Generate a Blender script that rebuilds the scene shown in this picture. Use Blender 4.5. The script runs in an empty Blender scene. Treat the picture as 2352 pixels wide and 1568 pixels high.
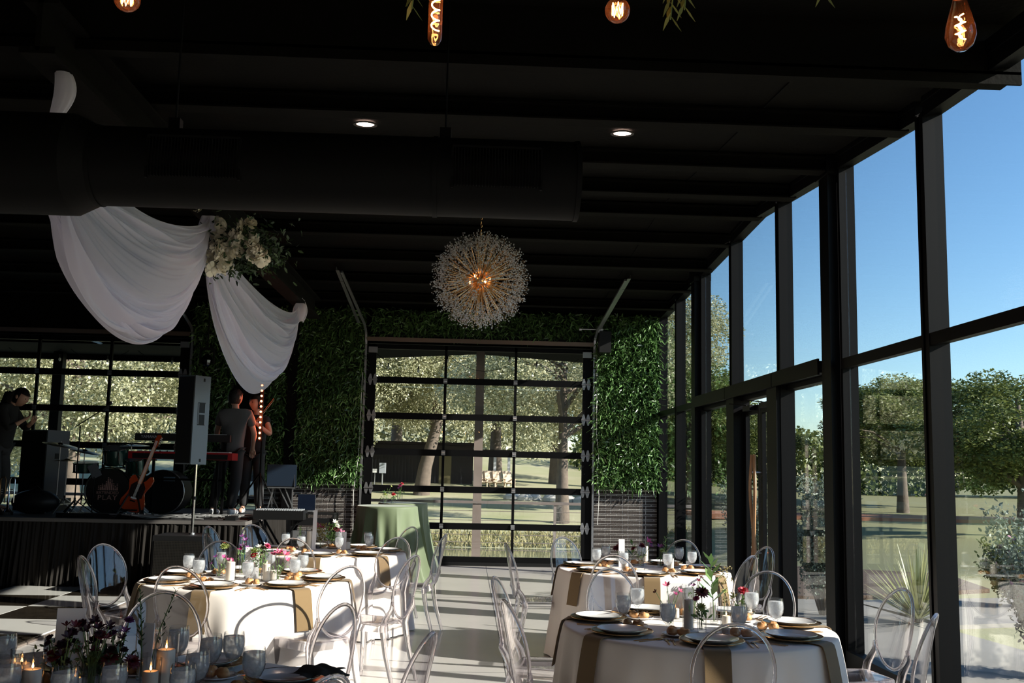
import bpy, bmesh, math, random
import numpy as np
from mathutils import Vector, Matrix, Euler
random.seed(7); RNG = np.random.default_rng(7)
C = bpy.context.scene.collection
SC = bpy.context.scene
PI = math.pi

# ------------------------------------------------------------------ camera
CAM_H = 1.637; YAW = .0414; PITCH = .1265; ROLL = .0216; F = 2287.0
FWD = Vector((math.sin(YAW)*math.cos(PITCH), math.cos(YAW)*math.cos(PITCH), math.sin(PITCH)))
_R = Vector((math.cos(YAW), -math.sin(YAW), 0)); _U = _R.cross(FWD)
RGT = math.cos(ROLL)*_R + math.sin(ROLL)*_U
UPV = -math.sin(ROLL)*_R + math.cos(ROLL)*_U
cam = bpy.data.cameras.new('camera'); cam.lens = F/2352*36; cam.sensor_width = 36
cam.clip_start = .05; cam.clip_end = 900
co = bpy.data.objects.new('camera', cam); C.objects.link(co)
M3 = Matrix((RGT, UPV, -FWD)).transposed()
co.matrix_world = Matrix.Translation((0, 0, CAM_H)) @ M3.to_4x4()
SC.camera = co

def at(px, py, z):                       # measured point of the photo on a level plane z
    d = FWD + (px-1176)/F*RGT - (py-784)/F*UPV
    t = (z-CAM_H)/d.z
    return Vector((d.x*t, d.y*t, z))
def atY(px, py, Y):                      # measured point of the photo on a plane at depth Y
    d = FWD + (px-1176)/F*RGT - (py-784)/F*UPV
    t = Y/d.y
    return Vector((d.x*t, Y, CAM_H+d.z*t))

# ------------------------------------------------------------------ light
SUN_D = Vector((-1, .36, -.50)).normalized()      # the way the sunlight travels
w = bpy.data.worlds.new('world'); SC.world = w; w.use_nodes = True
nt = w.node_tree; nt.nodes.clear()
sky = nt.nodes.new('ShaderNodeTexSky'); sky.sky_type = 'NISHITA'; sky.sun_disc = False
sky.sun_elevation = math.asin(-SUN_D.z); sky.sun_rotation = math.atan2(-SUN_D.x, -SUN_D.y)
sky.altitude = 300; sky.air_density = 1.0; sky.dust_density = .2; sky.ozone_density = 3.0
bg = nt.nodes.new('ShaderNodeBackground'); bg.inputs[1].default_value = .064
wo = nt.nodes.new('ShaderNodeOutputWorld')
hs_ = nt.nodes.new('ShaderNodeHueSaturation'); hs_.inputs['Saturation'].default_value = 1.12; nt.links.new(sky.outputs[0], hs_.inputs['Color']); nt.links.new(hs_.outputs[0], bg.inputs[0]); nt.links.new(bg.outputs[0], wo.inputs[0])
sl = bpy.data.lights.new('sun', 'SUN'); sl.energy = 3.2; sl.angle = math.radians(.55); sl.color = (1, .92, .82)
so = bpy.data.objects.new('sun', sl); C.objects.link(so)
so.rotation_euler = SUN_D.to_track_quat('-Z', 'Y').to_euler(); so.location = (30, -10, 20)
vs = SC.view_settings; vs.view_transform = 'Standard'; vs.look = 'None'; vs.gamma = 1; vs.exposure = 1.95
vs.use_curve_mapping = False
cy = SC.cycles
cy.max_bounces = 12; cy.diffuse_bounces = 4; cy.glossy_bounces = 4; cy.transmission_bounces = 8
cy.transparent_max_bounces = 28; cy.use_denoising = True; cy.caustics_reflective = False; cy.caustics_refractive = False
cy.use_adaptive_sampling = True; cy.adaptive_threshold = .02; cy.sample_clamp_indirect = 4

# ------------------------------------------------------------------ materials
def mat(name, col=(.5, .5, .5), rough=.5, metal=0, spec=.5, coat=0, sheen=0, emit=None, es=0, noise=None, bump=None, alpha=None, trans=0):
    m = bpy.data.materials.new(name); m.use_nodes = True
    n = m.node_tree; b = n.nodes['Principled BSDF']
    b.inputs['Base Color'].default_value = (*col, 1); b.inputs['Roughness'].default_value = rough
    b.inputs['Metallic'].default_value = metal; b.inputs['Specular IOR Level'].default_value = spec
    b.inputs['Coat Weight'].default_value = coat; b.inputs['Sheen Weight'].default_value = sheen
    b.inputs['Transmission Weight'].default_value = trans
    if emit: b.inputs['Emission Color'].default_value = (*emit, 1); b.inputs['Emission Strength'].default_value = es
    if noise:                            # (scale, colour2, contrast)
        sc_, c2, k = noise
        tc = n.nodes.new('ShaderNodeTexCoord'); nz = n.nodes.new('ShaderNodeTexNoise')
        nz.inputs['Scale'].default_value = sc_; nz.inputs['Detail'].default_value = 4
        rp = n.nodes.new('ShaderNodeValToRGB'); rp.color_ramp.elements[0].position = .5-k; rp.color_ramp.elements[1].position = .5+k
        rp.color_ramp.elements[0].color = (*col, 1); rp.color_ramp.elements[1].color = (*c2, 1)
        n.links.new(tc.outputs['Object'], nz.inputs['Vector']); n.links.new(nz.outputs[0], rp.inputs[0]); n.links.new(rp.outputs[0], b.inputs['Base Color'])
    if bump:
        sc_, st = bump
        tc = n.nodes.new('ShaderNodeTexCoord'); nz = n.nodes.new('ShaderNodeTexNoise'); nz.inputs['Scale'].default_value = sc_
        bp = n.nodes.new('ShaderNodeBump'); bp.inputs['Strength'].default_value = st; bp.inputs['Distance'].default_value = .01
        n.links.new(tc.outputs['Object'], nz.inputs['Vector']); n.links.new(nz.outputs[0], bp.inputs['Height']); n.links.new(bp.outputs[0], b.inputs['Normal'])
    return m
def clear(name, face=(.97, .97, .98), edge=(.45, .43, .47), ior=1.49, rough=.01, blend=.35, haze=0, hc=(.8, .82, .85)):
    """clear solid: straight-through glass with Fresnel reflection and a denser look where the wall is seen edge on"""
    m = bpy.data.materials.new(name); m.use_nodes = True; n = m.node_tree; n.nodes.clear()
    o = n.nodes.new('ShaderNodeOutputMaterial'); tr = n.nodes.new('ShaderNodeBsdfTransparent'); gl = n.nodes.new('ShaderNodeBsdfGlossy')
    gl.inputs['Roughness'].default_value = rough
    fr = n.nodes.new('ShaderNodeFresnel'); ge = n.nodes.new('ShaderNodeNewGeometry'); mr = n.nodes.new('ShaderNodeMapRange')   # the same reflectance on entering and on leaving the sheet
    mr.inputs[3].default_value = ior; mr.inputs[4].default_value = 1/ior; n.links.new(ge.outputs['Backfacing'], mr.inputs[0]); n.links.new(mr.outputs[0], fr.inputs[0])
    lw = n.nodes.new('ShaderNodeLayerWeight'); lw.inputs[0].default_value = blend
    pw = n.nodes.new('ShaderNodeMath'); pw.operation = 'POWER'; pw.inputs[1].default_value = 2.2
    mc = n.nodes.new('ShaderNodeMix'); mc.data_type = 'RGBA'; mc.inputs[6].default_value = (*face, 1); mc.inputs[7].default_value = (*edge, 1)
    mx = n.nodes.new('ShaderNodeMixShader')
    n.links.new(lw.outputs['Facing'], pw.inputs[0]); n.links.new(pw.outputs[0], mc.inputs[0]); n.links.new(mc.outputs[2], tr.inputs[0])
    n.links.new(fr.outputs[0], mx.inputs[0]); n.links.new(tr.outputs[0], mx.inputs[1]); n.links.new(gl.outputs[0], mx.inputs[2])
    out = mx
    if haze:
        df = n.nodes.new('ShaderNodeBsdfDiffuse'); df.inputs[0].default_value = (*hc, 1)
        m2 = n.nodes.new('ShaderNodeMixShader'); m2.inputs[0].default_value = haze
        n.links.new(mx.outputs[0], m2.inputs[1]); n.links.new(df.outputs[0], m2.inputs[2]); out = m2
    n.links.new(out.outputs[0], o.inputs[0]); return m
def sheer(name, col, thin=.3, tl=.5):
    m = bpy.data.materials.new(name); m.use_nodes = True; n = m.node_tree; n.nodes.clear()
    o = n.nodes.new('ShaderNodeOutputMaterial'); d = n.nodes.new('ShaderNodeBsdfDiffuse'); t = n.nodes.new('ShaderNodeBsdfTranslucent'); tr = n.nodes.new('ShaderNodeBsdfTransparent')
    d.inputs[0].default_value = t.inputs[0].default_value = (*col, 1)
    a = n.nodes.new('ShaderNodeMixShader'); a.inputs[0].default_value = tl
    b = n.nodes.new('ShaderNodeMixShader'); b.inputs[0].default_value = thin
    n.links.new(d.outputs[0], a.inputs[1]); n.links.new(t.outputs[0], a.inputs[2]); n.links.new(a.outputs[0], b.inputs[1]); n.links.new(tr.outputs[0], b.inputs[2])
    n.links.new(b.outputs[0], o.inputs[0]); return m
def leafmat(name, c1, c2, rough=.45, tl=.25, spec=.5):
    """leaves: the colour runs from c1 to c2 by the leaf's own attribute 'v'"""
    m = bpy.data.materials.new(name); m.use_nodes = True; n = m.node_tree; b = n.nodes['Principled BSDF']; o = n.nodes['Material Output']
    at_ = n.nodes.new('ShaderNodeAttribute'); at_.attribute_name = 'v'
    mc = n.nodes.new('ShaderNodeMix'); mc.data_type = 'RGBA'; mc.inputs[6].default_value = (*c1, 1); mc.inputs[7].default_value = (*c2, 1)
    n.links.new(at_.outputs['Fac'], mc.inputs[0]); n.links.new(mc.outputs[2], b.inputs['Base Color'])
    b.inputs['Roughness'].default_value = rough; b.inputs['Specular IOR Level'].default_value = spec
    t = n.nodes.new('ShaderNodeBsdfTranslucent'); n.links.new(mc.outputs[2], t.inputs[0])
    mx = n.nodes.new('ShaderNodeMixShader'); mx.inputs[0].default_value = tl
    n.links.new(b.outputs[0], mx.inputs[1]); n.links.new(t.outputs[0], mx.inputs[2]); n.links.new(mx.outputs[0], o.inputs[0]); return m

BLK = mat('black_metal', (.0026, .0026, .003), .45, .0, spec=.12)
BLK2 = mat('black_wall', (.004, .004, .004), .85, spec=.1)
CEIL = mat('black_ceiling', (.0048, .0042, .0028), .85, spec=.1, noise=(3, (.0026, .0023, .0015), .25), bump=(30, .3))
STEEL = mat('galvanized_steel', (.45, .46, .48), .35, .9)
CHROME = mat('chrome', (.75, .75, .78), .12, 1)
GOLD = mat('gold', (.72, .45, .2), .22, 1)
BRASS = mat('brass_rod', (.78, .5, .25), .25, 1)
GOLDPL = mat('gold_charger', (.55, .36, .17), .28, .85)
WHITEPL = mat('white_china', (.82, .81, .8), .2, coat=.4)
CLOTH = mat('ivory_cloth', (.84, .765, .70), .85, sheen=.2, bump=(400, .05))
NAPK = mat('olive_napkin', (.19, .12, .05), .85, sheen=.2, bump=(300, .1))
GREEN = mat('sage_green_cloth', (.115, .15, .075), .65, sheen=.3)
SKIRT = mat('black_stage_skirt', (.014, .012, .0105), .7, sheen=.0, spec=.12)
WINGL = clear('window_glass', (.955, .98, .975), (.82, .90, .90), 1.52, .0, .3)
ACR = clear('clear_acrylic', (.98, .978, .985), (.62, .58, .62), 1.5, .015, .36)
def solid(name, tint, ior, mixt):
    m = bpy.data.materials.new(name); m.use_nodes = True; n = m.node_tree; n.nodes.clear(); o = n.nodes.new('ShaderNodeOutputMaterial')
    g = n.nodes.new('ShaderNodeBsdfGlass'); g.inputs['Color'].default_value = (*tint, 1); g.inputs['IOR'].default_value = ior; g.inputs['Roughness'].default_value = .0
    t = n.nodes.new('ShaderNodeBsdfTransparent'); t.inputs[0].default_value = (*tint, 1); x = n.nodes.new('ShaderNodeMixShader'); x.inputs[0].default_value = mixt
    n.links.new(g.outputs[0], x.inputs[1]); n.links.new(t.outputs[0], x.inputs[2]); n.links.new(x.outputs[0], o.inputs[0]); return m
ACE = solid('clear_acrylic_edge', (.93, .915, .93), 1.49, .22)
GLASS = clear('clear_glass', (.975, .98, .98), (.42, .43, .45), 1.45, .01, .4)
AMBER = clear('amber_glass', (.96, .76, .58), (.6, .3, .15), 1.45, .02, .4, haze=.012, hc=(.8, .45, .3))
WAX = mat('ivory_wax', (.86, .76, .66), .5, spec=.3); WAX.node_tree.nodes['Principled BSDF'].inputs['Subsurface Weight'].default_value = .0
FLAME = mat('candle_flame', (1, .5, .2), .5, emit=(1, .42, .12), es=8)
FIL = mat('glowing_filament', (1, .5, .2), .5, emit=(1, .45, .16), es=26)
REDL = mat('red_lamp', (1, .2, .1), .5, emit=(1, .16, .05), es=22)
LAMPM = mat('downlight_lens', (1, .8, .7), .5, emit=(1, .68, .55), es=5)
PAPER = mat('white_card', (.78, .77, .8), .8)
STEM = mat('green_stem', (.10, .17, .05), .55)
SKIN = mat('skin', (.42, .24, .17), .5)
RUBBER = mat('black_plastic', (.006, .006, .0065), .5, spec=.25)
GRILLE = mat('speaker_grille', (.02, .02, .02), .55, .5)
WOOD = mat('wood', (.30, .15, .07), .45, noise=(8, (.2, .09, .04), .3))
BARK = mat('bark', (.17, .13, .10), .9, noise=(6, (.09, .07, .055), .3), bump=(20, .6))
POSTM = mat('weathered_post', (.26, .21, .19), .7, noise=(5, (.2, .16, .14), .3))

ICE = None
def mkice():
    m = bpy.data.materials.new('iced_water'); m.use_nodes = True; n = m.node_tree; n.nodes.clear()
    o = n.nodes.new('ShaderNodeOutputMaterial'); d = n.nodes.new('ShaderNodeBsdfDiffuse'); t = n.nodes.new('ShaderNodeBsdfTranslucent'); tr = n.nodes.new('ShaderNodeBsdfTransparent'); g = n.nodes.new('ShaderNodeBsdfGlossy')
    g.inputs['Roughness'].default_value = .08
    d.inputs[0].default_value = (.86, .87, .9, 1); t.inputs[0].default_value = (.86, .87, .9, 1)
    a = n.nodes.new('ShaderNodeMixShader'); a.inputs[0].default_value = .55
    tc = n.nodes.new('ShaderNodeTexCoord'); nz = n.nodes.new('ShaderNodeTexNoise'); nz.inputs['Scale'].default_value = 38; nz.inputs['Distortion'].default_value = 1.4
    rp = n.nodes.new('ShaderNodeMapRange'); rp.inputs[1].default_value = .35; rp.inputs[2].default_value = .65; rp.inputs[3].default_value = .08; rp.inputs[4].default_value = .42
    b = n.nodes.new('ShaderNodeMixShader'); c = n.nodes.new('ShaderNodeMixShader'); c.inputs[0].default_value = .1
    bp = n.nodes.new('ShaderNodeBump'); bp.inputs['Strength'].default_value = .6; bp.inputs['Distance'].default_value = .004
    n.links.new(tc.outputs['Object'], nz.inputs['Vector']); n.links.new(nz.outputs[0], rp.inputs[0]); n.links.new(rp.outputs[0], b.inputs[0]); n.links.new(nz.outputs[0], bp.inputs['Height'])
    n.links.new(bp.outputs[0], d.inputs['Normal']); n.links.new(bp.outputs[0], g.inputs['Normal'])
    n.links.new(d.outputs[0], a.inputs[1]); n.links.new(t.outputs[0], a.inputs[2]); n.links.new(a.outputs[0], b.inputs[1]); n.links.new(tr.outputs[0], b.inputs[2])
    n.links.new(b.outputs[0], c.inputs[1]); n.links.new(g.outputs[0], c.inputs[2]); n.links.new(c.outputs[0], o.inputs[0]); return m
ICE = mkice()

# ------------------------------------------------------------------ builders
class MB:
    def __init__(s): s.v = []; s.f = []
    def add(s, vs_, fs_):
        k = len(s.v); s.v += [tuple(p) for p in vs_]; s.f += [tuple(i+k for i in q) for q in fs_]; return s
    def box(s, c, d, rot=None, taper=1):
        x, y, z = [a/2 for a in d]; P = []
        for sz in (-1, 1):
            t = 1 if sz < 0 else taper
            for sx, sy in ((-1, -1), (1, -1), (1, 1), (-1, 1)):
                p = Vector((sx*x*t, sy*y*t, sz*z))
                if rot is not None: p = rot @ p
                P.append(p+Vector(c))
        return s.add(P, [(3, 2, 1, 0), (4, 5, 6, 7), (0, 1, 5, 4), (1, 2, 6, 5), (2, 3, 7, 6), (3, 0, 4, 7)])
    def bar(s, a, b, wx, wz, up=(0, 0, 1)):           # box beam from a to b
        a, b = Vector(a), Vector(b); d = (b-a); L = d.length; d.normalize()
        u = Vector(up); 
        if abs(u.dot(d)) > .98: u = Vector((1, 0, 0))
        sx = d.cross(u).normalized(); u = sx.cross(d)
        R_ = Matrix((sx, d, u)).transposed()
        return s.box((a+b)/2, (wx, L, wz), R_)
    def tube(s, pts, r, n=8, cap=True):
        pts = [Vector(p) for p in pts]; rs = r if isinstance(r, (list, tuple)) else [r]*len(pts)
        k = len(s.v); prev = None
        for i, p in enumerate(pts):
            t = (pts[min(i+1, len(pts)-1)]-pts[max(i-1, 0)]); t.normalize()
            if prev is None:
                a = Vector((0, 0, 1)) if abs(t.z) < .9 else Vector((1, 0, 0)); u = t.cross(a).normalized()
            else:
                u = prev - t*prev.dot(t)
                if u.length < 1e-5: u = t.orthogonal()
                u.normalize()
            prev = u; v_ = t.cross(u)
            for j in range(n):
                a = 2*PI*j/n; s.v.append(tuple(p+rs[i]*(math.cos(a)*u+math.sin(a)*v_)))
        for i in range(len(pts)-1):
            for j in range(n):
                a, b = k+i*n+j, k+i*n+(j+1) % n; s.f.append((a, b, b+n, a+n))
        if cap: s.f.append(tuple(range(k+n-1, k-1, -1))); e = k+(len(pts)-1)*n; s.f.append(tuple(range(e, e+n)))
        return s
    def cyl(s, a, b, r, n=16, r2=None): return s.tube([a, b], [r, r if r2 is None else r2], n)
    def lathe(s, prof, c=(0, 0, 0), n=24, close=False):
        k = len(s.v); c = Vector(c)
        for r, z in prof:
            for j in range(n):
                a = 2*PI*j/n; s.v.append((c.x+r*math.cos(a), c.y+r*math.sin(a), c.z+z))
        m = len(prof)
        for i in range(m-1):
            for j in range(n):
                a, b = k+i*n+j, k+i*n+(j+1) % n; s.f.append((a, b, b+n, a+n))
        if close:
            if prof[0][0] > 1e-6: s.f.append(tuple(range(k+n-1, k-1, -1)))
            if prof[-1][0] > 1e-6: e = k+(m-1)*n; s.f.append(tuple(range(e, e+n)))
        return s
    def ball(s, c, r, n=10, m=6):
        rr = r if isinstance(r, (tuple, list)) else (r, r, r); k = len(s.v)
        for i in range(m+1):
            t = PI*i/m
            for j in range(n):
                a = 2*PI*j/n; s.v.append((c[0]+rr[0]*math.sin(t)*math.cos(a), c[1]+rr[1]*math.sin(t)*math.sin(a), c[2]+rr[2]*math.cos(t)))
        for i in range(m):
            for j in range(n):
                a, b = k+i*n+j, k+i*n+(j+1) % n; s.f.append((a, a+n, b+n, b))
        return s
    def grid(s, fn, nu, nv):                          # fn(u,v) -> point
        k = len(s.v)
        for i in range(nu+1):
            for j in range(nv+1): s.v.append(tuple(fn(i/nu, j/nv)))
        for i in range(nu):
            for j in range(nv):
                a = k+i*(nv+1)+j; s.f.append((a, a+nv+1, a+nv+2, a+1))
        return s
    def prism(s, pts, z0, z1, M=None):                # outline in xy extruded in z
        n = len(pts); P = [Vector((p[0], p[1], z0)) for p in pts]+[Vector((p[0], p[1], z1)) for p in pts]
        if M is not None: P = [M @ p for p in P]
        return s.add(P, [tuple(range(n-1, -1, -1)), tuple(range(n, 2*n))]+[(i, (i+1) % n, (i+1) % n+n, i+n) for i in range(n)])
    def mesh(s, name, m, smooth=40):
        me = bpy.data.meshes.new(name); me.from_pydata(s.v, [], s.f); me.validate()
        bm = bmesh.new(); bm.from_mesh(me); bmesh.ops.recalc_face_normals(bm, faces=bm.faces); bm.to_mesh(me); bm.free()
        if m: me.materials.append(m)
        if smooth:
            me.polygons.foreach_set('use_smooth', [True]*len(me.polygons))
            me.set_sharp_from_angle(angle=math.radians(smooth))
        return me
    def build(s, name, m, parent=None, loc=(0, 0, 0), rot=(0, 0, 0), smooth=40):
        return link(name, s.mesh(name, m, smooth), parent, loc, rot)
def link(name, me, parent=None, loc=(0, 0, 0), rot=(0, 0, 0), scale=(1, 1, 1)):
    o = bpy.data.objects.new(name, me); C.objects.link(o); o.parent = parent; o.location = loc; o.rotation_euler = rot; o.scale = scale
    return o
def tag(o, label=None, cat=None, group=None, kind=None):
    if label: o['label'] = label
    if cat: o['category'] = cat
    if group: o['group'] = group
    if kind: o['kind'] = kind
    return o
def thing(name, label, cat, loc=(0, 0, 0), rz=0, group=None):
    return tag(link(name, None, None, loc, (0, 0, rz)), label, cat, group)
def dup(root, loc, rz=0, label=None, group=None, rot=None, scale=None):
    r = root.copy(); C.objects.link(r); r.location = loc; r.rotation_euler = rot if rot else (0, 0, rz)
    if scale: r.scale = scale
    if label: r['label'] = label
    if group: r['group'] = group
    for ch in root.children:
        c = ch.copy(); C.objects.link(c); c.parent = r
        for g in ch.children:
            d = g.copy(); C.objects.link(d); d.parent = c
    return r
class Proto:
    """first use hands out the thing itself, later uses are copies"""
    def __init__(s, root): s.root = root; s.used = False
    def put(s, loc, rz=0, label=None, group=None, rot=None, scale=None):
        if not s.used:
            s.used = True; r = s.root; r.location = loc; r.rotation_euler = rot if rot else (0, 0, rz)
            if scale: r.scale = scale
            if label: r['label'] = label
            if group: r['group'] = group
            return r
        return dup(s.root, loc, rz, label, group, rot, scale)
def rawmesh(name, V, Fq, m, att=None, smooth=False):
    me = bpy.data.meshes.new(name); n = len(V); k = Fq.shape[1]; nf = len(Fq)
    me.vertices.add(n); me.vertices.foreach_set('co', V.astype(np.float32).ravel())
    me.loops.add(nf*k); me.loops.foreach_set('vertex_index', Fq.astype(np.int32).ravel())
    me.polygons.add(nf); me.polygons.foreach_set('loop_start', np.arange(nf, dtype=np.int32)*k)
    if att is not None:
        a = me.attributes.new('v', 'FLOAT', 'POINT'); a.data.foreach_set('value', att.astype(np.float32))
    me.update(calc_edges=True); me.materials.append(m); return me
def leaves(name, P, N, L, Wd, m, parent=None, droop=0, att=None, kind='stuff', bend=.25):
    """P points, N directions along the leaf; each leaf a bent blade of two quads"""
    n = len(P); N = N/np.linalg.norm(N, axis=1)[:, None]
    r = RNG.normal(size=(n, 3)); S = np.cross(N, r); S /= np.linalg.norm(S, axis=1)[:, None]; T = np.cross(S, N)
    L = np.broadcast_to(L, n)[:, None]; Wd = np.broadcast_to(Wd, n)[:, None]
    a = P; b = P+N*L*.5+T*L*bend*.3; c = P+N*L
    c[:, 2] -= droop*L[:, 0]
    V = np.stack([a-S*Wd*.25, a+S*Wd*.25, b+S*Wd*.5, b-S*Wd*.5, c+S*Wd*.12, c-S*Wd*.12], 1).reshape(-1, 3)
    i = np.arange(n)[:, None]*6
    Fq = np.concatenate([i+np.array([[0, 1, 2, 3]]), i+np.array([[3, 2, 4, 5]])], 0)
    v = RNG.random(n) if att is None else att
    me = rawmesh(name, V, Fq, m, np.repeat(v, 6)); o = link(name, me, parent)
    if kind: o['kind'] = kind
    return o

# ================================================================== SETTING
XR = 3.33; YB = 17.1; XL = -9.3; YF = -2.6
def roof(y):                                          # underside of the roof at the glass wall
    if y < 6.1: return 4.21
    return 4.21+(y-6.1)*.39/5.1 if y < 11.2 else 4.6-(y-11.2)*.33/5.9
def S(o): o['kind'] = 'structure'; return o

# floor: polished concrete
FLM = mat('polished_concrete', (.56, .53, .51), .17, spec=.6, noise=(1.3, (.47, .45, .44), .3), bump=(3, .03))
S(MB().box(((XL+XR)/2+.1, (YB+YF)/2, -.06), (XR-XL+.3, YB-YF+.3, .12)).build('floor', FLM))
g = MB()
for x in (-2.6, .35, ): g.box((x, 6.0, .0006), (.008, 22, .001))
for y in (3.2, 8.3, 12.9): g.box((-.3, y, .0006), (7.2, .008, .001))
S(g.build('trim_1', mat('control_joint', (.10, .10, .10), .6)))

# ceiling
c = MB()
ys = [6.0, 11.2, 17.3]; top = .16
for a, b in zip(ys, ys[1:]):
    za, zb = roof(a)+.13, roof(b)+.13
    P = [(XL, a, za), (XR+.14, a, za), (XR+.14, b, zb), (XL, b, zb)]
    P2 = [(x, y, z+top) for x, y, z in P]
    c.add(P+P2, [(3, 2, 1, 0), (4, 5, 6, 7), (0, 1, 5, 4), (1, 2, 6, 5), (2, 3, 7, 6), (3, 0, 4, 7)])
c.box(((XL+XR)/2+.05, (YF+6.0)/2, 4.62), (XR-XL+.3, 6.0-YF, .16))
S(c.build('ceiling', CEIL))
# cross beams under the roof
for i, y in enumerate((6.1, 7.35, 8.75, 10.0, 11.2, 12.35, 13.6, 14.9, 16.2)):
    z = roof(y)+.13; m = MB(); d = .12 if i else .16
    if i == 0:
        m.box(((XL+XR)/2+.1, 5.98, z+.08-.05), (XR-XL+.1, .02, .46)); m.box(((XL+XR)/2+.1, 6.1, 4.215), (XR-XL+.1, .26, .02))
        m.box(((XL+XR)/2+.1, 6.0, 3.99+.2), (XR-XL+.1, .04, .02))
    else:
        m.box(((XL+XR)/2, y, z-d/2-.03), (XR-XL, .03, d)); m.box(((XL+XR)/2, y, z-d-.03), (XR-XL, .16, .015)); m.box(((XL+XR)/2, y, z-.03), (XR-XL, .16, .015))
    S(m.build('ceiling_beam', CEIL))
# seams of the plywood deck
m = MB()
for x in (-5.2, -2.75, .1-.34, 2.2):
    for a, b in zip(ys, ys[1:]): m.bar((x, a+.05, roof(a)+.125), (x, b-.05, roof(b)+.125), .012, .012)
S(m.build('trim_2', BLK2))

# walls
def wall(name, boxes, m=BLK2):
    b = MB()
    for c_, d_ in boxes: b.box(c_, d_)
    return S(b.build(name, m))
D1 = (-1.76, 2.10); D2 = (-8.62, -4.76); DH = 3.72
zt = 4.5
wall('wall_left', [((XL-.08, (YB+YF)/2, zt/2), (.16, YB-YF+.3, zt))])
wall('wall_front', [(((XL+XR)/2, YF, zt/2), (XR-XL, .16, zt))], mat('tan_bounce_wall', (.66, .52, .42), .9))  # unseen wall, its tan made up to bounce warm light onto the tables
wf = S(link('window_9', None)); wg = S(link('window_10', None)); MB().box((XR+.1, -.63, 2.15), (.008, 3.5, 4.1)).build('pane', WINGL, wg, smooth=0); MB().box((XR+.05, -.6, 2.62), (.12, 3.5, .07)).box((XR+.05, -.6, 2.1), (.12, .07, 4.1)).build('mullion', BLK, wg); MB().box((XR+.1, 3.75, 2.15), (.008, .98, 4.1)).build('pane', WINGL, wf, smooth=0); MB().box((XR+.05, 3.75, 2.62), (.12, 1.0, .07)).build('transom', BLK, wf)  # long window beside the camera is added, so sunlit floor bounces light indoors
wall('wall_right', [((XR+.1, 4.57, zt/2), (.2, .64, zt)), ((XR+.1, 2.2, zt/2), (.2, 2.1, zt)), ((XR+.1, YF+.1, zt/2), (.2, .3, zt)), ((XR+.1, -.6, 4.36), (.2, 3.6, .3)), ((XR+.1, -.6, .06), (.2, 3.6, .12)), ((XR+.1, 3.75, 4.36), (.2, 1.0, .3)), ((XR+.1, 3.75, .06), (.2, 1.0, .12))])
YW = YB+.08
SD = (-3.98, -3.46)                                   # narrow glazed side door
wall('wall_back', [
    (((XL+D2[0])/2, YW, zt/2), (D2[0]-XL, .16, zt)), (((D1[0]+SD[1])/2, YW, zt/2), (D1[0]-SD[1], .16, zt)),
    (((D2[1]+SD[0])/2, YW, zt/2), (SD[0]-D2[1], .16, zt)), (((SD[0]+SD[1])/2, YW, (zt+2.25)/2), (SD[1]-SD[0], .16, zt-2.25)),
    (((D1[1]+XR)/2, YW, zt/2), (XR-D1[1], .16, zt)),
    (((D1[0]+D1[1])/2, YW, (zt+DH)/2), (D1[1]-D1[0], .16, zt-DH)), (((D2[0]+D2[1])/2, YW, (zt+DH)/2), (D2[1]-D2[0], .16, zt-DH))])
# posts at the back wall
S(MB().box((-3.01, YB-.07, 2.2), (.16, .14, 4.4)).build('trim_3', BLK))
S(MB().box((-3.47, YB-.06, 2.2), (.09, .12, 4.4)).build('trim_4', BLK))
S(MB().box((XR-.04, YB-.06, 2.1), (.07, .12, 4.25)).build('trim_5', BLK))

# brick wainscot left and right of the glazed door: every brick a piece of its own
BR = mat('dark_brick', (.062, .052, .048), .9, spec=.15, noise=(14, (.035, .029, .027), .25), bump=(90, .8))
MORT = mat('pale_mortar', (.62, .59, .56), .95)
BRM = {}
def brickpanel(name, x0, x1, ztop):
    base = S(MB().box(((x0+x1)/2, YB-.012, ztop/2), (x1-x0, .022, ztop)).build(name, MORT))
    z = .0; row = 0; cnt = 0; per = .0765
    while z < ztop-.02:
        for tall in (1, 0):
            h = .050 if tall else .0165
            if z+h > ztop: break
            x = x0 - (.1 if (row % 2) else 0) - (0 if tall else .05); k = row
            while x < x1:
                L = (.2 if k % 2 == 0 else .098) if tall else .148
                a, b = max(x, x0), min(x+L-.008, x1)
                if b-a > .02 and cnt < 298:
                    key = (round(b-a, 3), tall)
                    if key not in BRM: 
                        l_, hh = b-a, h
                        BRM[key] = MB().add([(-l_/2, 0, 0), (l_/2, 0, 0), (l_/2, 0, hh), (-l_/2, 0, hh), (-l_/2+.002, -.005, .0015), (l_/2-.002, -.005, .0015), (l_/2-.002, -.005, hh-.0015), (-l_/2+.002, -.005, hh-.0015)],
                            [(0, 1, 5, 4), (1, 2, 6, 5), (2, 3, 7, 6), (3, 0, 4, 7), (4, 5, 6, 7), (3, 2, 1, 0)]).mesh('brick', BR, 0)
                    link('brick', BRM[key], base, ((a+b)/2, YB-.0225+random.uniform(-.001, .001), z), (0, 0, 0)); cnt += 1
                x += L; k += 1
            z += h+.008
        row += 1
brickpanel('wall_panel_brick', 2.16, XR-.09, 1.31)
brickpanel('wall_panel_brick', -2.92, -1.84, 1.31)

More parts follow.
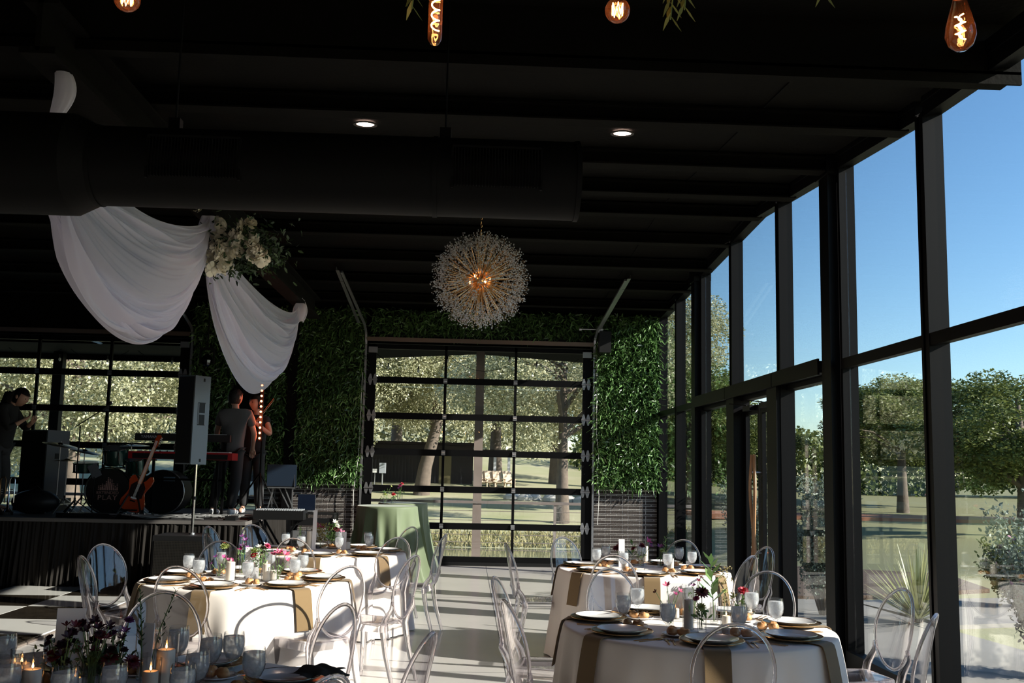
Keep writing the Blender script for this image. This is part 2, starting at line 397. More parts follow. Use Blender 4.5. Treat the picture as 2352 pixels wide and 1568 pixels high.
# living wall of long green leaves
IVY = leafmat('living_wall_leaf', (.018, .055, .013), (.17, .31, .10), .33, .15, .6)
IVYB = mat('living_wall_backing', (.006, .012, .004), .95)
def ivy(name, x0, x1, z0, z1, dens, label, parts=0):
    r = S(MB().box(((x0+x1)/2, YB-.02, (z0+z1)/2), (x1-x0, .04, z1-z0)).build(name, IVYB))
    n = int((x1-x0)*(z1-z0)*dens)
    P = np.stack([RNG.uniform(x0, x1, n), YB-.03-RNG.random(n)*.10, RNG.uniform(z0, z1, n)], 1)
    N = np.stack([RNG.normal(0, .75, n), -RNG.random(n)*.9-.15, RNG.normal(-.25, .75, n)], 1)
    leaves('leaf_cover', P, N, RNG.uniform(.07, .15, n), RNG.uniform(.016, .03, n), IVY, r, .25)
    if parts:
        ms = []
        for q in range(6):
            me = rawmesh('leaf', np.array([(-.006, 0, 0), (.006, 0, 0), (.016, -.045, -.01), (-.016, -.045, -.01), (.003, -.12, -.05), (-.003, -.12, -.05)]), np.array([(0, 1, 2, 3), (3, 2, 4, 5)]), IVY, np.full(6, q/6+.1)); ms.append(me)
        for q in range(parts):
            link('leaf', ms[q % 6], r, (random.uniform(x0+.03, x1-.03), YB-.12, random.uniform(z0, z1)), (random.uniform(-.9, .5), random.uniform(-1.5, 1.5), random.uniform(-1, 1)))
ivy('wall_panel_leaves', 2.14, XR-.06, 1.33, 4.28, 2600, '', 240)
ivy('wall_panel_leaves', -2.92, -1.82, 1.33, 4.28, 2200, '')
ivy('wall_panel_leaves', -3.44, -3.1, 1.33, 4.28, 1800, ''); brickpanel('wall_panel_brick', -3.42, -3.09, 1.31)
ivy('wall_panel_leaves', -4.7, -4.02, .9, 4.28, 1300, '')
ivy('wall_panel_leaves', -1.7, 2.05, 3.86, 4.3, 1500, '')

# ---- sectional glazed doors in the back wall
HINGE_V = [(-.035, 0), (0, .07), (.035, 0), (0, -.07)]
def overhead_door(name, xa, xb):
    d = S(link(name, None)); cx = (xa+xb)/2; Wd = xb-xa
    zs = [.04+.61*i for i in range(7)]; yd = YB-.05
    stx = [xa+.075, xa+.0+Wd*.347, xa+Wd*.6585, xb-.075]
    for i in range(6):
        z0, z1 = zs[i], zs[i+1]
        f = MB()
        f.box((cx, yd, z0+.027 if i else z0+.05), (Wd, .05, .054 if i else .12)); f.box((cx, yd, z1-.027 if i < 5 else z1-.04), (Wd, .05, .054 if i < 5 else .08))
        for x in (stx[0], stx[3]): f.box((x, yd, (z0+z1)/2), (.15 if x == stx[0] else .17, .05, z1-z0-.002))
        for x in stx[1:3]: f.box((x, yd, (z0+z1)/2), (.045, .05, z1-z0-.002))
        fo = f.build('door_section', BLK, d)
        xx = [xa+.14, stx[1], stx[2], xb-.15]
        for k in range(3):
            MB().box(((xx[k]+xx[k+1])/2, yd, (z0+z1)/2), (xx[k+1]-xx[k], .006, z1-z0-.09)).build('pane', WINGL, fo, smooth=0)
        if i:
            for x in (xa+.06, xa+.14, xb-.06, xb-.14):
                m = MB(); M = Matrix.Translation((x, yd-.027, z0)) @ Matrix.Rotation(PI/2, 4, 'X')
                m.prism([(-.036, .012), (-.012, .095), (.012, .095), (.036, .012)], 0, .008, M); m.prism([(-.036, -.012), (-.012, -.095), (.012, -.095), (.036, -.012)], 0, .008, M)
                m.cyl((x-.04, yd-.04, z0), (x+.04, yd-.04, z0), .008, 8); m.build('hinge', STEEL, d)
            for x in stx[1:3]:
                MB().box((x, yd-.034, z0+.022), (.066, .016, .034)).box((x, yd-.034, z0-.022), (.066, .016, .034)).cyl((x-.03, yd-.045, z0), (x+.03, yd-.045, z0), .01, 8).build('hinge', STEEL, d)
    MB().box((cx, yd-.005, zs[0]-.01), (Wd, .06, .06)).build('bottom_seal', RUBBER, d)
    m = MB()
    for x in (xa+.09, xb-.09): m.box((x, yd-.035, 3.6), (.15, .02, .1)).box((x, yd-.045, 3.57), (.13, .02, .03))
    m.build('top_bracket', STEEL, d)
    return d
overhead_door('door_1', *D1)
overhead_door('door_2', *D2)
HDR = mat('header_angle', (.22, .16, .13), .4, .7)
for k, (xa, xb) in enumerate((D1, D2)):
    S(MB().box(((xa+xb)/2, YB-.15, 3.80), (xb-xa+.02, .1, .014)).box(((xa+xb)/2, YB-.2, 3.77), (xb-xa+.02, .012, .07)).build('trim_6' if k == 0 else 'trim_7', HDR))
    for sx, x in ((-1, xa-.03), (1, xb+.03)):
        z0 = 3.92; r = .22
        path = [(x, YB-.1, .02), (x, YB-.1, z0-r)]+[(x-.05*sx*0, YB-.1-r*(1-math.cos(t)), z0-r+r*math.sin(t)) for t in (.4, .8, 1.1)]
        ex = x + (.12*sx)
        path += [(x, 16.6, 3.98), (ex, 14.35, 4.42)]
        m = MB()
        for a, b in zip(path, path[1:]): m.bar(a, b, .03, .035, (1, 0, 0))
        S(m.build('door_track', STEEL))
# angle irons that carry the tracks
m = MB(); m.bar((-1.92, 16.7, 4.04), (-2.0, 14.4, 4.48), .004, .06, (0, 0, 1)); m.bar((2.2, 16.7, 4.04), (2.33, 14.4, 4.48), .004, .06, (0, 0, 1)); m.bar((2.18, 16.7, 4.01), (2.31, 14.4, 4.45), .05, .004, (0, 0, 1)); m.bar((-1.9, 16.7, 4.01), (-1.98, 14.4, 4.45), .05, .004, (0, 0, 1))
S(m.build('track_angle', STEEL))
t = thing('door_opener', 'black door opener motor with a steel shaft at the upper right of the glazed door', 'motor', (2.26, YB-.32, 3.9))
MB().box((.02, .02, -.1), (.2, .2, .36)).build('housing', RUBBER, t); MB().cyl((-.42, 0, .12), (0, 0, .12), .013, 10).cyl((-.42, 0, .12), (-.38, 0, .12), .03, 10).build('shaft', STEEL, t); MB().cyl((-.12, 0, .12), (-.02, 0, .12), .06, 14).build('cable_drum', STEEL, t)
# narrow side door
d3 = S(link('door_3', None))
m = MB(); yy = YB-.02
for x in (SD[0]+.03, SD[1]-.03): m.box((x, yy, 1.12), (.06, .06, 2.24))
for z in (.08, 1.0, 2.21): m.box(((SD[0]+SD[1])/2, yy, z), (SD[1]-SD[0]-.12, .06, .07 if z != .08 else .16))
m.build('frame', BLK, d3); MB().box(((SD[0]+SD[1])/2, yy, 1.15), (SD[1]-SD[0]-.12, .006, 2.1)).build('pane', WINGL, d3, smooth=0)

# ---- glass wall on the right
ZT = 2.62
posts = [4.95, 6.95, 8.80, 10.35, 12.28, 14.15, 15.62, 17.05]
COL = {8.80, 14.15}
for i, y in enumerate(posts):
    m = MB(); z1 = roof(y)+.02
    if y in COL:
        m.box((XR-.02, y, z1/2), (.22, .20, z1)); m.box((XR-.125, y-.1, z1/2), (.012, .05, z1)); m.box((XR+.02, y-.17, z1/2), (.14, .05, z1)); m.box((XR+.02, y+.17, z1/2), (.14, .05, z1))
        m.box((XR-.02, y, z1+.02), (.25, .3, .2))
    else:
        m.box((XR+.0, y-.045, z1/2), (.15, .035, z1)); m.box((XR+.0, y+.045, z1/2), (.15, .035, z1)); m.box((XR+.01, y, z1/2), (.11, .06, z1)); m.box((XR-.06, y, z1/2), (.012, .03, z1))
    S(m.build('mullion' if y not in COL else 'column', BLK))
for i, (a, b) in enumerate(zip(posts, posts[1:])):
    wn = S(link('window_%d' % (i+1), None)); a2 = a+(.2 if a in COL else .06); b2 = b-(.2 if b in COL else .06)
    ks = [a2]+([11.2] if a2 < 11.2 < b2 else [])+[b2]
    m = MB()
    for p, q in zip(ks, ks[1:]):
        m.bar((XR, p, roof(p)+.05), (XR, q, roof(q)+.05), .14, .09); m.bar((XR+.02, p, roof(p)+.14), (XR+.02, q, roof(q)+.14), .2, .1); m.bar((XR-.05, p, roof(p)-.005), (XR-.05, q, roof(q)-.005), .04, .02)
    m.build('head_frame', BLK, wn)
    indoor = 8.8 <= a < 14.1
    m = MB()
    if indoor: m.box((XR-.02, (a2+b2)/2, ZT), (.24, b2-a2+.1, .11)); m.box((XR+.04, (a2+b2)/2, ZT-.085), (.12, b2-a2+.1, .05)); m.box((XR-.145, (a2+b2)/2, ZT), (.02, b2-a2+.1, .15))
    else: m.box((XR, (a2+b2)/2, ZT), (.14, b2-a2, .07)); m.box((XR-.05, (a2+b2)/2, ZT-.045), (.04, b2-a2, .02))
    m.build('transom', BLK, wn)
    pts = [(p, ZT+.03) for p in (ks[0], ks[-1])]+[(p, roof(p)+.01) for p in reversed(ks)]
    m = MB(); n = len(pts); P = [(XR+.01, y, z) for y, z in pts]+[(XR+.018, y, z) for y, z in pts]
    m.add(P, [tuple(range(n-1, -1, -1)), tuple(range(n, 2*n))]+[(k, (k+1) % n, (k+1) % n+n, k+n) for k in range(n)]); m.build('pane', WINGL, wn, smooth=0)
    if abs(a-10.35) < .01: continue                    # the double door stands here
    MB().box((XR, (a2+b2)/2, .07), (.15, b2-a2, .14)).box((XR-.05, (a2+b2)/2, .15), (.05, b2-a2, .02)).build('sill', BLK, wn)
    MB().box((XR+.014, (a2+b2)/2, (ZT+.1)/2), (.008, b2-a2, ZT-.14)).build('pane', WINGL, wn, smooth=0)
# double door with carved pulls
d4 = S(link('door_4', None))
m = MB()
for y in (10.31, 12.32): m.box((XR-.02, y+(.16 if y < 11 else -.16), 1.28), (.2, .34, 2.56))
m.build('jamb', BLK, d4)
for ya, yb in ((10.66, 11.31), (11.33, 11.98)):
    l = MB(); 
    for y in (ya+.04, yb-.04): l.box((XR+.03, y, 1.22), (.05, .08, 2.4))
    for z in (.12, 2.38): l.box((XR+.03, (ya+yb)/2, z), (.05, yb-ya-.14, .2 if z < 1 else .1))
    lo = l.build('door_leaf', BLK, d4); MB().box((XR+.03, (ya+yb)/2, 1.25), (.007, yb-ya-.15, 2.2)).build('pane', WINGL, lo, smooth=0)
    MB().box((XR-.03, (ya+yb)/2, 2.4), (.06, .3, .06)).bar((XR-.05, (ya+yb)/2, 2.43), (XR-.2, (ya+yb)/2+.2, 2.46), .02, .012).build('door_closer', RUBBER, d4)
WP = mat('wood_pull', (.42, .24, .12), .35, noise=(6, (.3, .15, .07), .3))
for y, s in ((11.27, 1), (11.37, -1)):
    pts = [(XR-.08+.012*math.sin(k*.55+s), y-.015*s+.035*math.sin(k*.62)*s, .55+k*.1) for k in range(14)]
    m = MB().tube(pts, .019, 8); h = m.build('door_handle', WP, d4)
    mm = MB()
    for k in (2, 11): mm.cyl(pts[k], (XR+.03, pts[k][1], pts[k][2]), .01, 8)
    mm.build('standoff', STEEL, h)
# cable drive lines beside the right track
S(MB().tube([(2.17, YB-.14, 3.6), (2.18, YB-.14, 2.2), (2.22, YB-.14, 1.9), (2.19, YB-.14, 1.6), (2.23, YB-.14, 1.2), (2.21, YB-.14, .72)], .006, 5).tube([(-1.83, YB-.14, 3.2), (-1.84, YB-.14, 1.8), (-1.9, YB-.14, 1.2), (-1.88, YB-.14, .3)], .006, 5).build('trim_8', mat('pale_rope', (.5, .5, .48), .8)))

# ================================================================== OUTSIDE
def terr(x, y):
    # lawn that falls to the pond behind the building and climbs beyond it
    h = -.09
    if y > 18:
        k = min(1, (y-18)/4); far = -1.35 if y < 33 else (-1.35+(y-33)/5*1.0 if y < 38 else (-.35+(y-38)*.035 if y < 51 else .1+(y-51)*.085))
        mx = 1/(1+math.exp((x-8.5)*.9)) if y < 45 else 1/(1+math.exp((x-14)*.25))
        h = h*(1-mx*k)+far*mx*k
        if mx < 1: h += (1-mx)*max(0, y-30)*.006
    return h
LAWN = mat('lawn', (.42, .38, .26), .95, noise=(.35, (.27, .29, .13), .25), bump=(40, .5))
m = MB(); xs = [-90, -60, -40, -28, -20, -14, -10, -6, -3, 0, 3, 4.5, 6, 7.5, 9, 11, 14, 18, 24, 32, 44, 60, 90, 140]
yv = [17.25, 18, 19, 20, 21, 22, 24, 28, 32, 33, 34, 35, 36, 37, 38, 40, 44, 51, 58, 66, 80, 110, 160, 240]
def fn(u, v): x = xs[round(u*(len(xs)-1))]; y = yv[round(v*(len(yv)-1))]; return (x, y, terr(x, y))
m.grid(fn, len(xs)-1, len(yv)-1)
x2 = [3.62, 5, 8, 12, 20, 40, 90, 140]; y2 = [-40, -10, 0, 5, 10, 14, 17.25]
m.grid(lambda u, v: (x2[round(u*7)], y2[round(v*6)], -.09), 7, 6)
n_ = LAWN.node_tree; b_ = n_.nodes['Principled BSDF']; lk = b_.inputs['Base Color'].links[0].from_socket; tc_ = n_.nodes.new('ShaderNodeTexCoord'); sx_ = n_.nodes.new('ShaderNodeSeparateXYZ'); mr_ = n_.nodes.new('ShaderNodeMapRange'); mr_.inputs[1].default_value = 5; mr_.inputs[2].default_value = 11
mc_ = n_.nodes.new('ShaderNodeMix'); mc_.data_type = 'RGBA'; mc_.inputs[7].default_value = (.20, .19, .085, 1); n_.links.new(tc_.outputs['Object'], sx_.inputs[0]); n_.links.new(sx_.outputs[0], mr_.inputs[0]); n_.links.new(mr_.outputs[0], mc_.inputs[0]); n_.links.new(lk, mc_.inputs[6]); n_.links.new(mc_.outputs[2], b_.inputs['Base Color'])   # dry lawn over the pond, watered lawn on the right
go = m.build('ground', LAWN, smooth=80); tag(go, kind='structure')
# pond
wm = mat('pond_water', (.10, .115, .075), .06, spec=.8, bump=(3.0, .55))
S(MB().box((-26, 27.5, -1.08), (68, 18, .04)).build('pond_water', wm))
# bank grasses
REED = leafmat('reed', (.22, .21, .09), (.42, .36, .17), .7, .3)
n = 9000; P = np.stack([RNG.uniform(-18, 8, n), 34.5+RNG.random(n)**1.3*1.9, np.zeros(n)], 1); P[:, 2] = [terr(x, y)-.05 for x, y in P[:, :2]]
N = np.stack([RNG.normal(0, .35, n), RNG.normal(0, .35, n), np.ones(n)], 1)
o = leaves('reed_bank', P, N, RNG.uniform(.10, .30, n), .045, REED); tag(o, 'dry tan reeds growing along the far pond bank', 'reeds', kind='stuff')
# patio, path, mulch on the right
S(MB().box((-4, -18, -.08), (30, 30.6, .08)).build('bounce_ground', mat('tan_bounce_ground', (.60, .47, .36), .9)))  # unseen tan ground, added to throw warm sunlight back into the room
PATIO = mat('pale_concrete', (.29, .27, .25), .9, noise=(.8, (.24, .225, .205), .3))
S(MB().prism([(3.6, -8), (5.6, -8), (5.6, 9.5), (5.2, 13.6), (3.6, 13.9)], -.09, -.045).build('path', PATIO))
S(MB().prism([(5.6, 11.5), (16, 14.5), (16, 16.2), (5.2, 13.6)], -.09, -.04).build('path', PATIO))
MUL = mat('bark_mulch', (.06, .036, .026), .95, noise=(16, (.12, .08, .058), .2), bump=(50, 1))
S(MB().prism([(3.62, 14.0), (5.2, 13.9), (8, 15.2), (8.4, 17.4), (6.2, 18.4), (3.62, 18)], -.1, -.03).build('planting_bed', MUL))
S(MB().prism([(5.7, 4), (7.4, 4), (7.2, 10.6), (5.65, 9.6)], -.1, -.03).build('planting_bed', MUL))
S(MB().prism([(9, 38), (24, 37), (24, 40.5), (9, 41.5)], -.1, .08).build('planting_bed', mat('red_earth', (.34, .14, .08), .95)))
STW = mat('pale_stone', (.5, .47, .43), .9, noise=(3, (.36, .33, .3), .3))
DECKM = mat('deck_boards', (.33, .29, .26), .8)
dk = S(link('deck', None))
bmz = MB().box((0, 0, 0), (14.5, .135, .03)).mesh('plank', DECKM, 0)
for k in range(13): link('plank', bmz, dk, (-2.9, 17.28+k*.14, -.045))
# canopy over the deck
CAN = mat('dark_canopy', (.005, .0045, .004), .85, spec=.1)
m = MB()
for xa, xb in ((-2.9, .17), (.17, 3.4)):
    za, zb = (3.60, 3.80) if xa < 0 else (3.80, 3.62)
    P = [(xa, 17.26, za+.16), (xb, 17.26, zb+.16), (xb, 19.1, zb), (xa, 19.1, za)]; P2 = [(x, y, z+.12) for x, y, z in P]
    m.add(P+P2, [(3, 2, 1, 0), (4, 5, 6, 7), (0, 1, 5, 4), (1, 2, 6, 5), (2, 3, 7, 6), (3, 0, 4, 7)])
m.box((-6.4, 18.2, 3.66), (6.9, 1.9, .12)); m.box((-6.4, 19.1, 3.58), (6.9, .08, .16))
S(m.build('canopy', CAN))
def pole(name, x, y, z0, z1, wx, m_): return S(MB().box((x, y, (z0+z1)/2), (wx, wx, z1-z0)).build(name, m_))
pole('canopy_post', .19, 18.75, -.05, 3.85, .16, POSTM); pole('canopy_post', -7.62, 18.75, -.05, 3.6, .17, BLK)
# railing with cables
RAILM = mat('rail_steel', (.20, .17, .16), .6)
rl = thing('deck_railing', 'grey cable railing around the deck behind the glazed door', 'railing', (0, 18.7, 0))
MB().box((-2.9, 0, 1.0), (14.2, .09, .05)).build('top_rail', RAILM, rl)
for z in (.84, .67, .54, .41, .27, .13): MB().cyl((-9.8, 0, z), (4.1, 0, z), .006, 6).build('cable', RAILM, rl)
for x in (1.64, 2.55, -1.3, -2.9, -4.6, -6.2, -9): MB().box((x, 0, .47), (.05, .05, 1.02)).build('post', RAILM, rl)

# string lights under the canopy
BULB = mat('festoon_bulb', (.9, .9, .9), .15, spec=.8)
sw = MB(); sw2 = MB()
for k, (xa, xb, y) in enumerate(((-1.72, -1.1, 18.2), (-1.1, -.4, 18.2), (-.4, .9, 18.2), (.9, 1.4, 18.2), (1.4, 2.0, 18.2), (-8.4, -7.3, 18.2), (-7.3, -6.1, 18.2), (-6.1, -4.9, 18.2))):
    (sw if k < 5 else sw2).tube([(xa+(xb-xa)*t, y, 3.66-.35*(xb-xa)*4*t*(1-t)*.6) for t in [i/8 for i in range(9)]], .005, 5)
tag(sw.build('festoon_cable', RUBBER), 'black festoon cable looping outside under the canopy before the glazed door', 'cable')
bt = Proto(thing('festoon_bulb', 'small clear festoon bulb hanging outside under the canopy', 'bulb')); MB().cyl((0, 0, 0), (0, 0, -.06), .014, 8).build('socket', RUBBER, bt.root); MB().ball((0, 0, -.09), (.022, .022, .034), 10, 8).build('bulb', BULB, bt.root)
for k, (x, z) in enumerate(((-1.5, 3.5), (-.95, 3.45), (-.42, 3.66), (.72, 3.68), (1.22, 3.6), (1.78, 3.52), (-7.4, 3.5), (-6.55, 3.5), (-5.4, 3.5))):
    bt.put((x, 18.2, z), 0, 'small festoon bulb outside the %s glazed door, %s from the left' % (('right', 'left')[k > 5], ('first', 'second', 'third', 'fourth', 'fifth', 'sixth')[k % 6]), 'festoon bulbs outside the glazed doors')

tag(sw2.build('festoon_cable', RUBBER), 'black festoon cable looping outside above the left glazed door', 'cable')
# trees
OAK = leafmat('oak_leaf', (.15, .16, .06), (.74, .71, .47), .38, .35, .8)
OAKD = leafmat('green_leaf', (.05, .075, .018), (.21, .24, .07), .5, .3, .4)
SAGE = leafmat('sage_leaf', (.09, .13, .09), (.34, .40, .33), .5, .25)
FOL = {}; TREES_ = []
def tree(x, y, h, r, z0, tr, label, m=OAK, nl=20000, ls=.16, lean=0, name='oak_tree', crown=.42, group=None):
    t = thing(name, label, 'tree', (x, y, z0), 0, group); rg = random.Random(int(x*13+y*7))
    tm = MB(); hb = h*crown
    base = [(0, 0, -.3), (lean*.15, 0, hb*.4), (lean*.6, 0, hb), (lean, .2, h*.8)]
    tm.tube(base, [tr*1.35, tr, tr*.75, tr*.25], 10)
    br = []
    for k in range(9):
        a = k*2.4+rg.random(); e = hb+(h-hb)*rg.uniform(.05, .6); s0 = Vector((lean*(e/h), 0, e*.8)); q = s0+Vector((math.cos(a)*r*.7, math.sin(a)*r*.7, (h-e)*rg.uniform(.1, .6)))
        tm.tube([s0, (s0+q)/2+Vector((0, 0, .3)), q], [tr*.4, tr*.25, tr*.06], 6)
    tm.build('trunk', BARK, t)
    key = (m.name, (len(TREES_)+int(x)) % (3 if m is OAK else 2)); TREES_.append(1)
    if key not in FOL:
        rg2 = random.Random(key[1]*7+3); nb = 60; cen = []; nlv = 62000 if m is OAK else 42000
        for k in range(nb):
            a = rg2.uniform(0, 2*PI); u = rg2.uniform(-1, 1); rr = rg2.uniform(.45, .92); s_ = math.sqrt(1-u*u); cen.append((math.cos(a)*s_*rr, math.sin(a)*s_*rr, u*rr))
        cen = np.array(cen); idx = RNG.integers(0, nb, nlv); br_ = RNG.uniform(.15, .28, nb)
        dv = RNG.normal(size=(nlv, 3)); dv /= np.linalg.norm(dv, axis=1)[:, None]
        P = cen[idx]+dv*(br_[idx]*RNG.random(nlv)**.4)[:, None]; L_ = .021 if m is OAK else .034
        o = leaves('foliage', P, dv+RNG.normal(size=(nlv, 3))*.9, RNG.uniform(.7, 1.3, nlv)*L_, RNG.uniform(.5, .8, nlv)*L_, m, t, .1, kind='stuff'); FOL[key] = o.data
    else: o = link('foliage', FOL[key], t); o['kind'] = 'stuff'
    o.location = (lean*.8, 0, (hb*.75+h)/2); o.scale = (r*1.02, r*1.02, (h-hb*.75)/2); o.rotation_euler = (0, 0, rg.uniform(0, 6))
    return t
back = [(3.6, 38, 10.5, 4.6, -.4, .24, 'oak on the far pond bank seen at the right of the glazed door', 0), (-2.4, 52, 13, 5.5, 0, .36, 'leaning oak with a thick pale trunk before the dark barn', 1.3),
        (-5.2, 50, 11, 5, -.1, .3, 'oak with a low bough left of the leaning oak before the barn', 0), (5.2, 60, 10, 4.2, .7, .3, 'slim oak on the sunny slope beyond the pond', 0),
        (1.8, 66, 15, 7, 1, .4, 'tall oak rising behind the porch of the barn', 0), (-10, 49, 13, 6.4, -.2, .4, 'broad oak filling the right panes of the left glazed door', 0),
        (-15.5, 40, 12, 6, -.2, .4, 'broad oak filling the left panes of the left glazed door', 0), (-21, 46, 13, 6.5, -.2, .4, 'oak at the far left behind the band', 0),
        (-12, 56, 15, 7, .4, .4, 'oak standing behind the two oaks past the stage', 0), (9.5, 58, 13, 6, .7, .35, 'oak beyond the pond just right of the glazed door', 0), (-5, 70, 17, 8, 1.5, .4, 'tallest oak far behind the barn roof', 0)]
for x, y, h, r, z, tr, lb, ln in back: tree(x, y, h, r, z, tr, lb, OAK, 30000, .0020*y+.045, ln, crown=.30 if x > -9 else .10)
tree(19.8, 45, 6.4, 3.6, .1, .22, 'round crowned tree on the lawn seen through the second window bay', OAKD, 22000, .17, name='lawn_tree', crown=.42)
tree(17.0, 30, 5.2, 3.4, -.05, .25, 'dark green tree at the right edge seen through the nearest window', OAKD, 24000, .13, name='lawn_tree', crown=.3)
tree(24.5, 52, 6.8, 4.6, .1, .25, 'broad dark tree behind the round lawn tree', OAKD, 16000, .2, name='lawn_tree', crown=.3)
tree(13.4, 50, 5.6, 4, .1, .25, 'tree on the lawn behind the third window bay', OAKD, 10000, .24, name='lawn_tree', crown=.25)
tree(9.9, 44, 6.6, 3.4, .1, .25, 'dark tree seen through the glazed double door', OAKD, 10000, .2, name='lawn_tree', crown=.3)
tree(23, 38, 5.0, 4.2, 0, .22, 'low spreading tree between the two near lawn trees', OAKD, 16000, .15, name='lawn_tree', crown=.25)
n = 26000; P = np.stack([RNG.uniform(8, 75, n), RNG.uniform(72, 80, n), RNG.random(n)**.8*4.4+.3], 1); P[:, 2] += np.sin(P[:, 0]*.35)*.5
o = leaves('distant_hedge', P, RNG.normal(size=(n, 3)), .36, .24, OAKD); tag(o, 'dark tree line at the far end of the lawn', 'tree line', kind='stuff')
n = 34000; P = np.stack([RNG.uniform(-55, 8, n), RNG.uniform(84, 92, n), RNG.random(n)**.8*9+2.5], 1)
o = leaves('distant_woods', P, RNG.normal(size=(n, 3)), .42, .26, OAK); tag(o, 'woods far behind the barn', 'woods', kind='stuff')

# shrubs
def shrub(x, y, r, h, label, m=SAGE, nl=7000, ls=.035, name='sage_shrub', fl=0):
    t = thing(name, label, 'shrub', (x, y, -.05)); rg = random.Random(int(x*31+y*17)); sm = MB(); tips = []
    for k in range(34):
        a = rg.uniform(0, 2*PI); q = Vector((math.cos(a)*r*rg.uniform(.2, 1), math.sin(a)*r*rg.uniform(.2, 1), h*rg.uniform(.45, 1))); tips.append(q)
        sm.tube([(q.x*.1, q.y*.1, 0), (q.x*.6, q.y*.6, q.z*.55), tuple(q)], [.012, .007, .003], 5)
    sm.build('stem', BARK, t); T = np.array([tuple(q) for q in tips]); idx = RNG.integers(0, len(T), nl); f = RNG.uniform(.3, 1.02, nl)[:, None]
    P = T[idx]*np.concatenate([f**.7, f**.7, f], 1)+RNG.normal(size=(nl, 3))*.045
    leaves('foliage', P, RNG.normal(size=(nl, 3))+np.array([0, 0, .5]), RNG.uniform(.8, 1.4, nl)*ls, ls*.6, m, t, 0, kind='stuff')
    if fl:
        k = RNG.integers(0, nl, fl); leaves('blossom', P[k]+RNG.normal(size=(fl, 3))*.02, RNG.normal(size=(fl, 3)), .03, .03, leafmat('pink_blossom', (.5, .2, .35), (.7, .4, .55), .6, .3), t, 0, kind='stuff')
    return t
shrub(4.62, 7.55, .62, 1.75, 'tall silver sage shrub close outside the nearest window', nl=15000, ls=.034, fl=160)
shrub(5.25, 8.6, .6, 1.35, 'silver sage shrub behind the tall one outside the nearest window', nl=9000, ls=.034, fl=70)
shrub(4.75, 5.6, .55, .85, 'low silver shrub at the foot of the tall sage outside', nl=9000, ls=.034)
shrub(4.35, 12.2, .42, 1.75, 'upright silver shrub outside between the door and the main column', nl=9000, ls=.036)
shrub(4.3, 15.1, .5, 1.6, 'silver shrub outside the far window bays', nl=8000, ls=.04)
shrub(7.4, 13.2, .5, .9, 'green shrub outside left of the yucca', OAKD, 8000, .05, 'green_shrub')
YUC = leafmat('yucca_blade', (.22, .24, .09), (.46, .45, .22), .4, .2)
t = thing('yucca', 'yellow-green yucca with long stiff blades outside the second window bay', 'plant', (5.25, 11.6, -.03))
rgy = random.Random(3)
for k in range(130):
    a = rgy.uniform(0, 2*PI); e = rgy.uniform(.2, 1.5); L = rgy.uniform(.55, .95); d = Vector((math.cos(a)*math.cos(e), math.sin(a)*math.cos(e), math.sin(e)))
    s_ = d.cross(Vector((0, 0, 1))).normalized()*.014; b = Vector((0, 0, .03)); mm = rawmesh('blade', np.array([b-s_, b+s_, b+d*L*.5+s_*.9, b+d*L*.5-s_*.9, b+d*L+s_*.1, b+d*L-s_*.1]), np.array([(0, 1, 2, 3), (3, 2, 4, 5)]), YUC, np.full(6, rgy.random())); link('blade', mm, t)
MB().cyl((0, 0, 0), (0, 0, .06), .05, 10).build('trunk', BARK, t)

# barn, porch chairs, boxes, car
BARN = mat('dark_corrugated_steel', (.02, .022, .027), .7, .0, spec=.15)
t = thing('barn', 'dark corrugated barn with a low roof across the pond', 'building', (0, 58, 0))
m = MB(); m.box((-7.2, 2.5, 1.4), (15, 5, 2.9))
x = -14.6
while x < .3: m.box((x, -.02, 1.4), (.09, .05, 2.9)); x += .19
m.build('wall', BARN, t); MB().box((-7.2, 2.3, 2.95), (15.6, 6, .14)).build('roof', BLK, t)
MB().box((-1.3, -.06, 1.35), (.7, .04, 2.3)).build('door', mat('brown_door', (.12, .10, .04), .6), t)
for x in (.75, 1.55, 2.35): MB().box((x, -.6, 1.5), (.16, .16, 2.2)).build('porch_post', mat('white_post', (.6, .62, .66), .6), t)
MB().box((1.5, .9, 2.6), (2.6, 4, .12)).build('porch_roof', BLK, t); MB().box((1.6, 0, .42), (3.4, 3, .14)).build('porch_floor', PATIO, t)
ad = thing('adirondack_chair', 'tan wooden garden chair on the barn porch', 'chair')
ADM = mat('tan_wood', (.62, .48, .36), .7)
MB().box((0, 0, .35), (.55, .55, .04)).build('seat', ADM, ad); MB().box((0, .3, .62), (.5, .04, .75), Matrix.Rotation(-.35, 3, 'X')).build('backrest', ADM, ad)
for x in (-.28, .28): MB().box((x, -.2, .25), (.05, .06, .5)).build('leg', ADM, ad); MB().box((x, 0, .52), (.1, .6, .03)).build('armrest', ADM, ad)
ap = Proto(ad)
for x, nm in ((.95, 'leftmost'), (1.32, 'second from the left'), (1.78, 'third from the left'), (2.35, 'rightmost')): ap.put((x, 56.9, .49), .3, 'tan wooden garden chair on the barn porch, '+nm, 'garden chairs at the barn')
t = thing('utility_box', 'grey electrical box on a post across the pond', 'box', (-4.55, 54, .0)); MB().box((0, 0, 1.5), (.34, .2, .55)).build('cabinet', mat('box_grey', (.35, .38, .42), .5), t); MB().cyl((0, 0, 0), (0, 0, 1.3), .04, 8).build('post', STEEL, t)
t = thing('utility_box', 'small pale sign box left of the grey electrical box', 'box', (-4.95, 54, .0)); MB().box((0, 0, 1.35), (.24, .1, .2)).build('cabinet', WHITEPL, t); MB().cyl((0, 0, 0), (0, 0, 1.3), .02, 8).build('post', STEEL, t)
RK = mat('rock', (.5, .47, .43), .9)
rp_ = Proto(tag(MB().ball((0, 0, 0), (.5, .35, .25), 8, 5).build('rock', RK), 'pale rock', 'rock'))
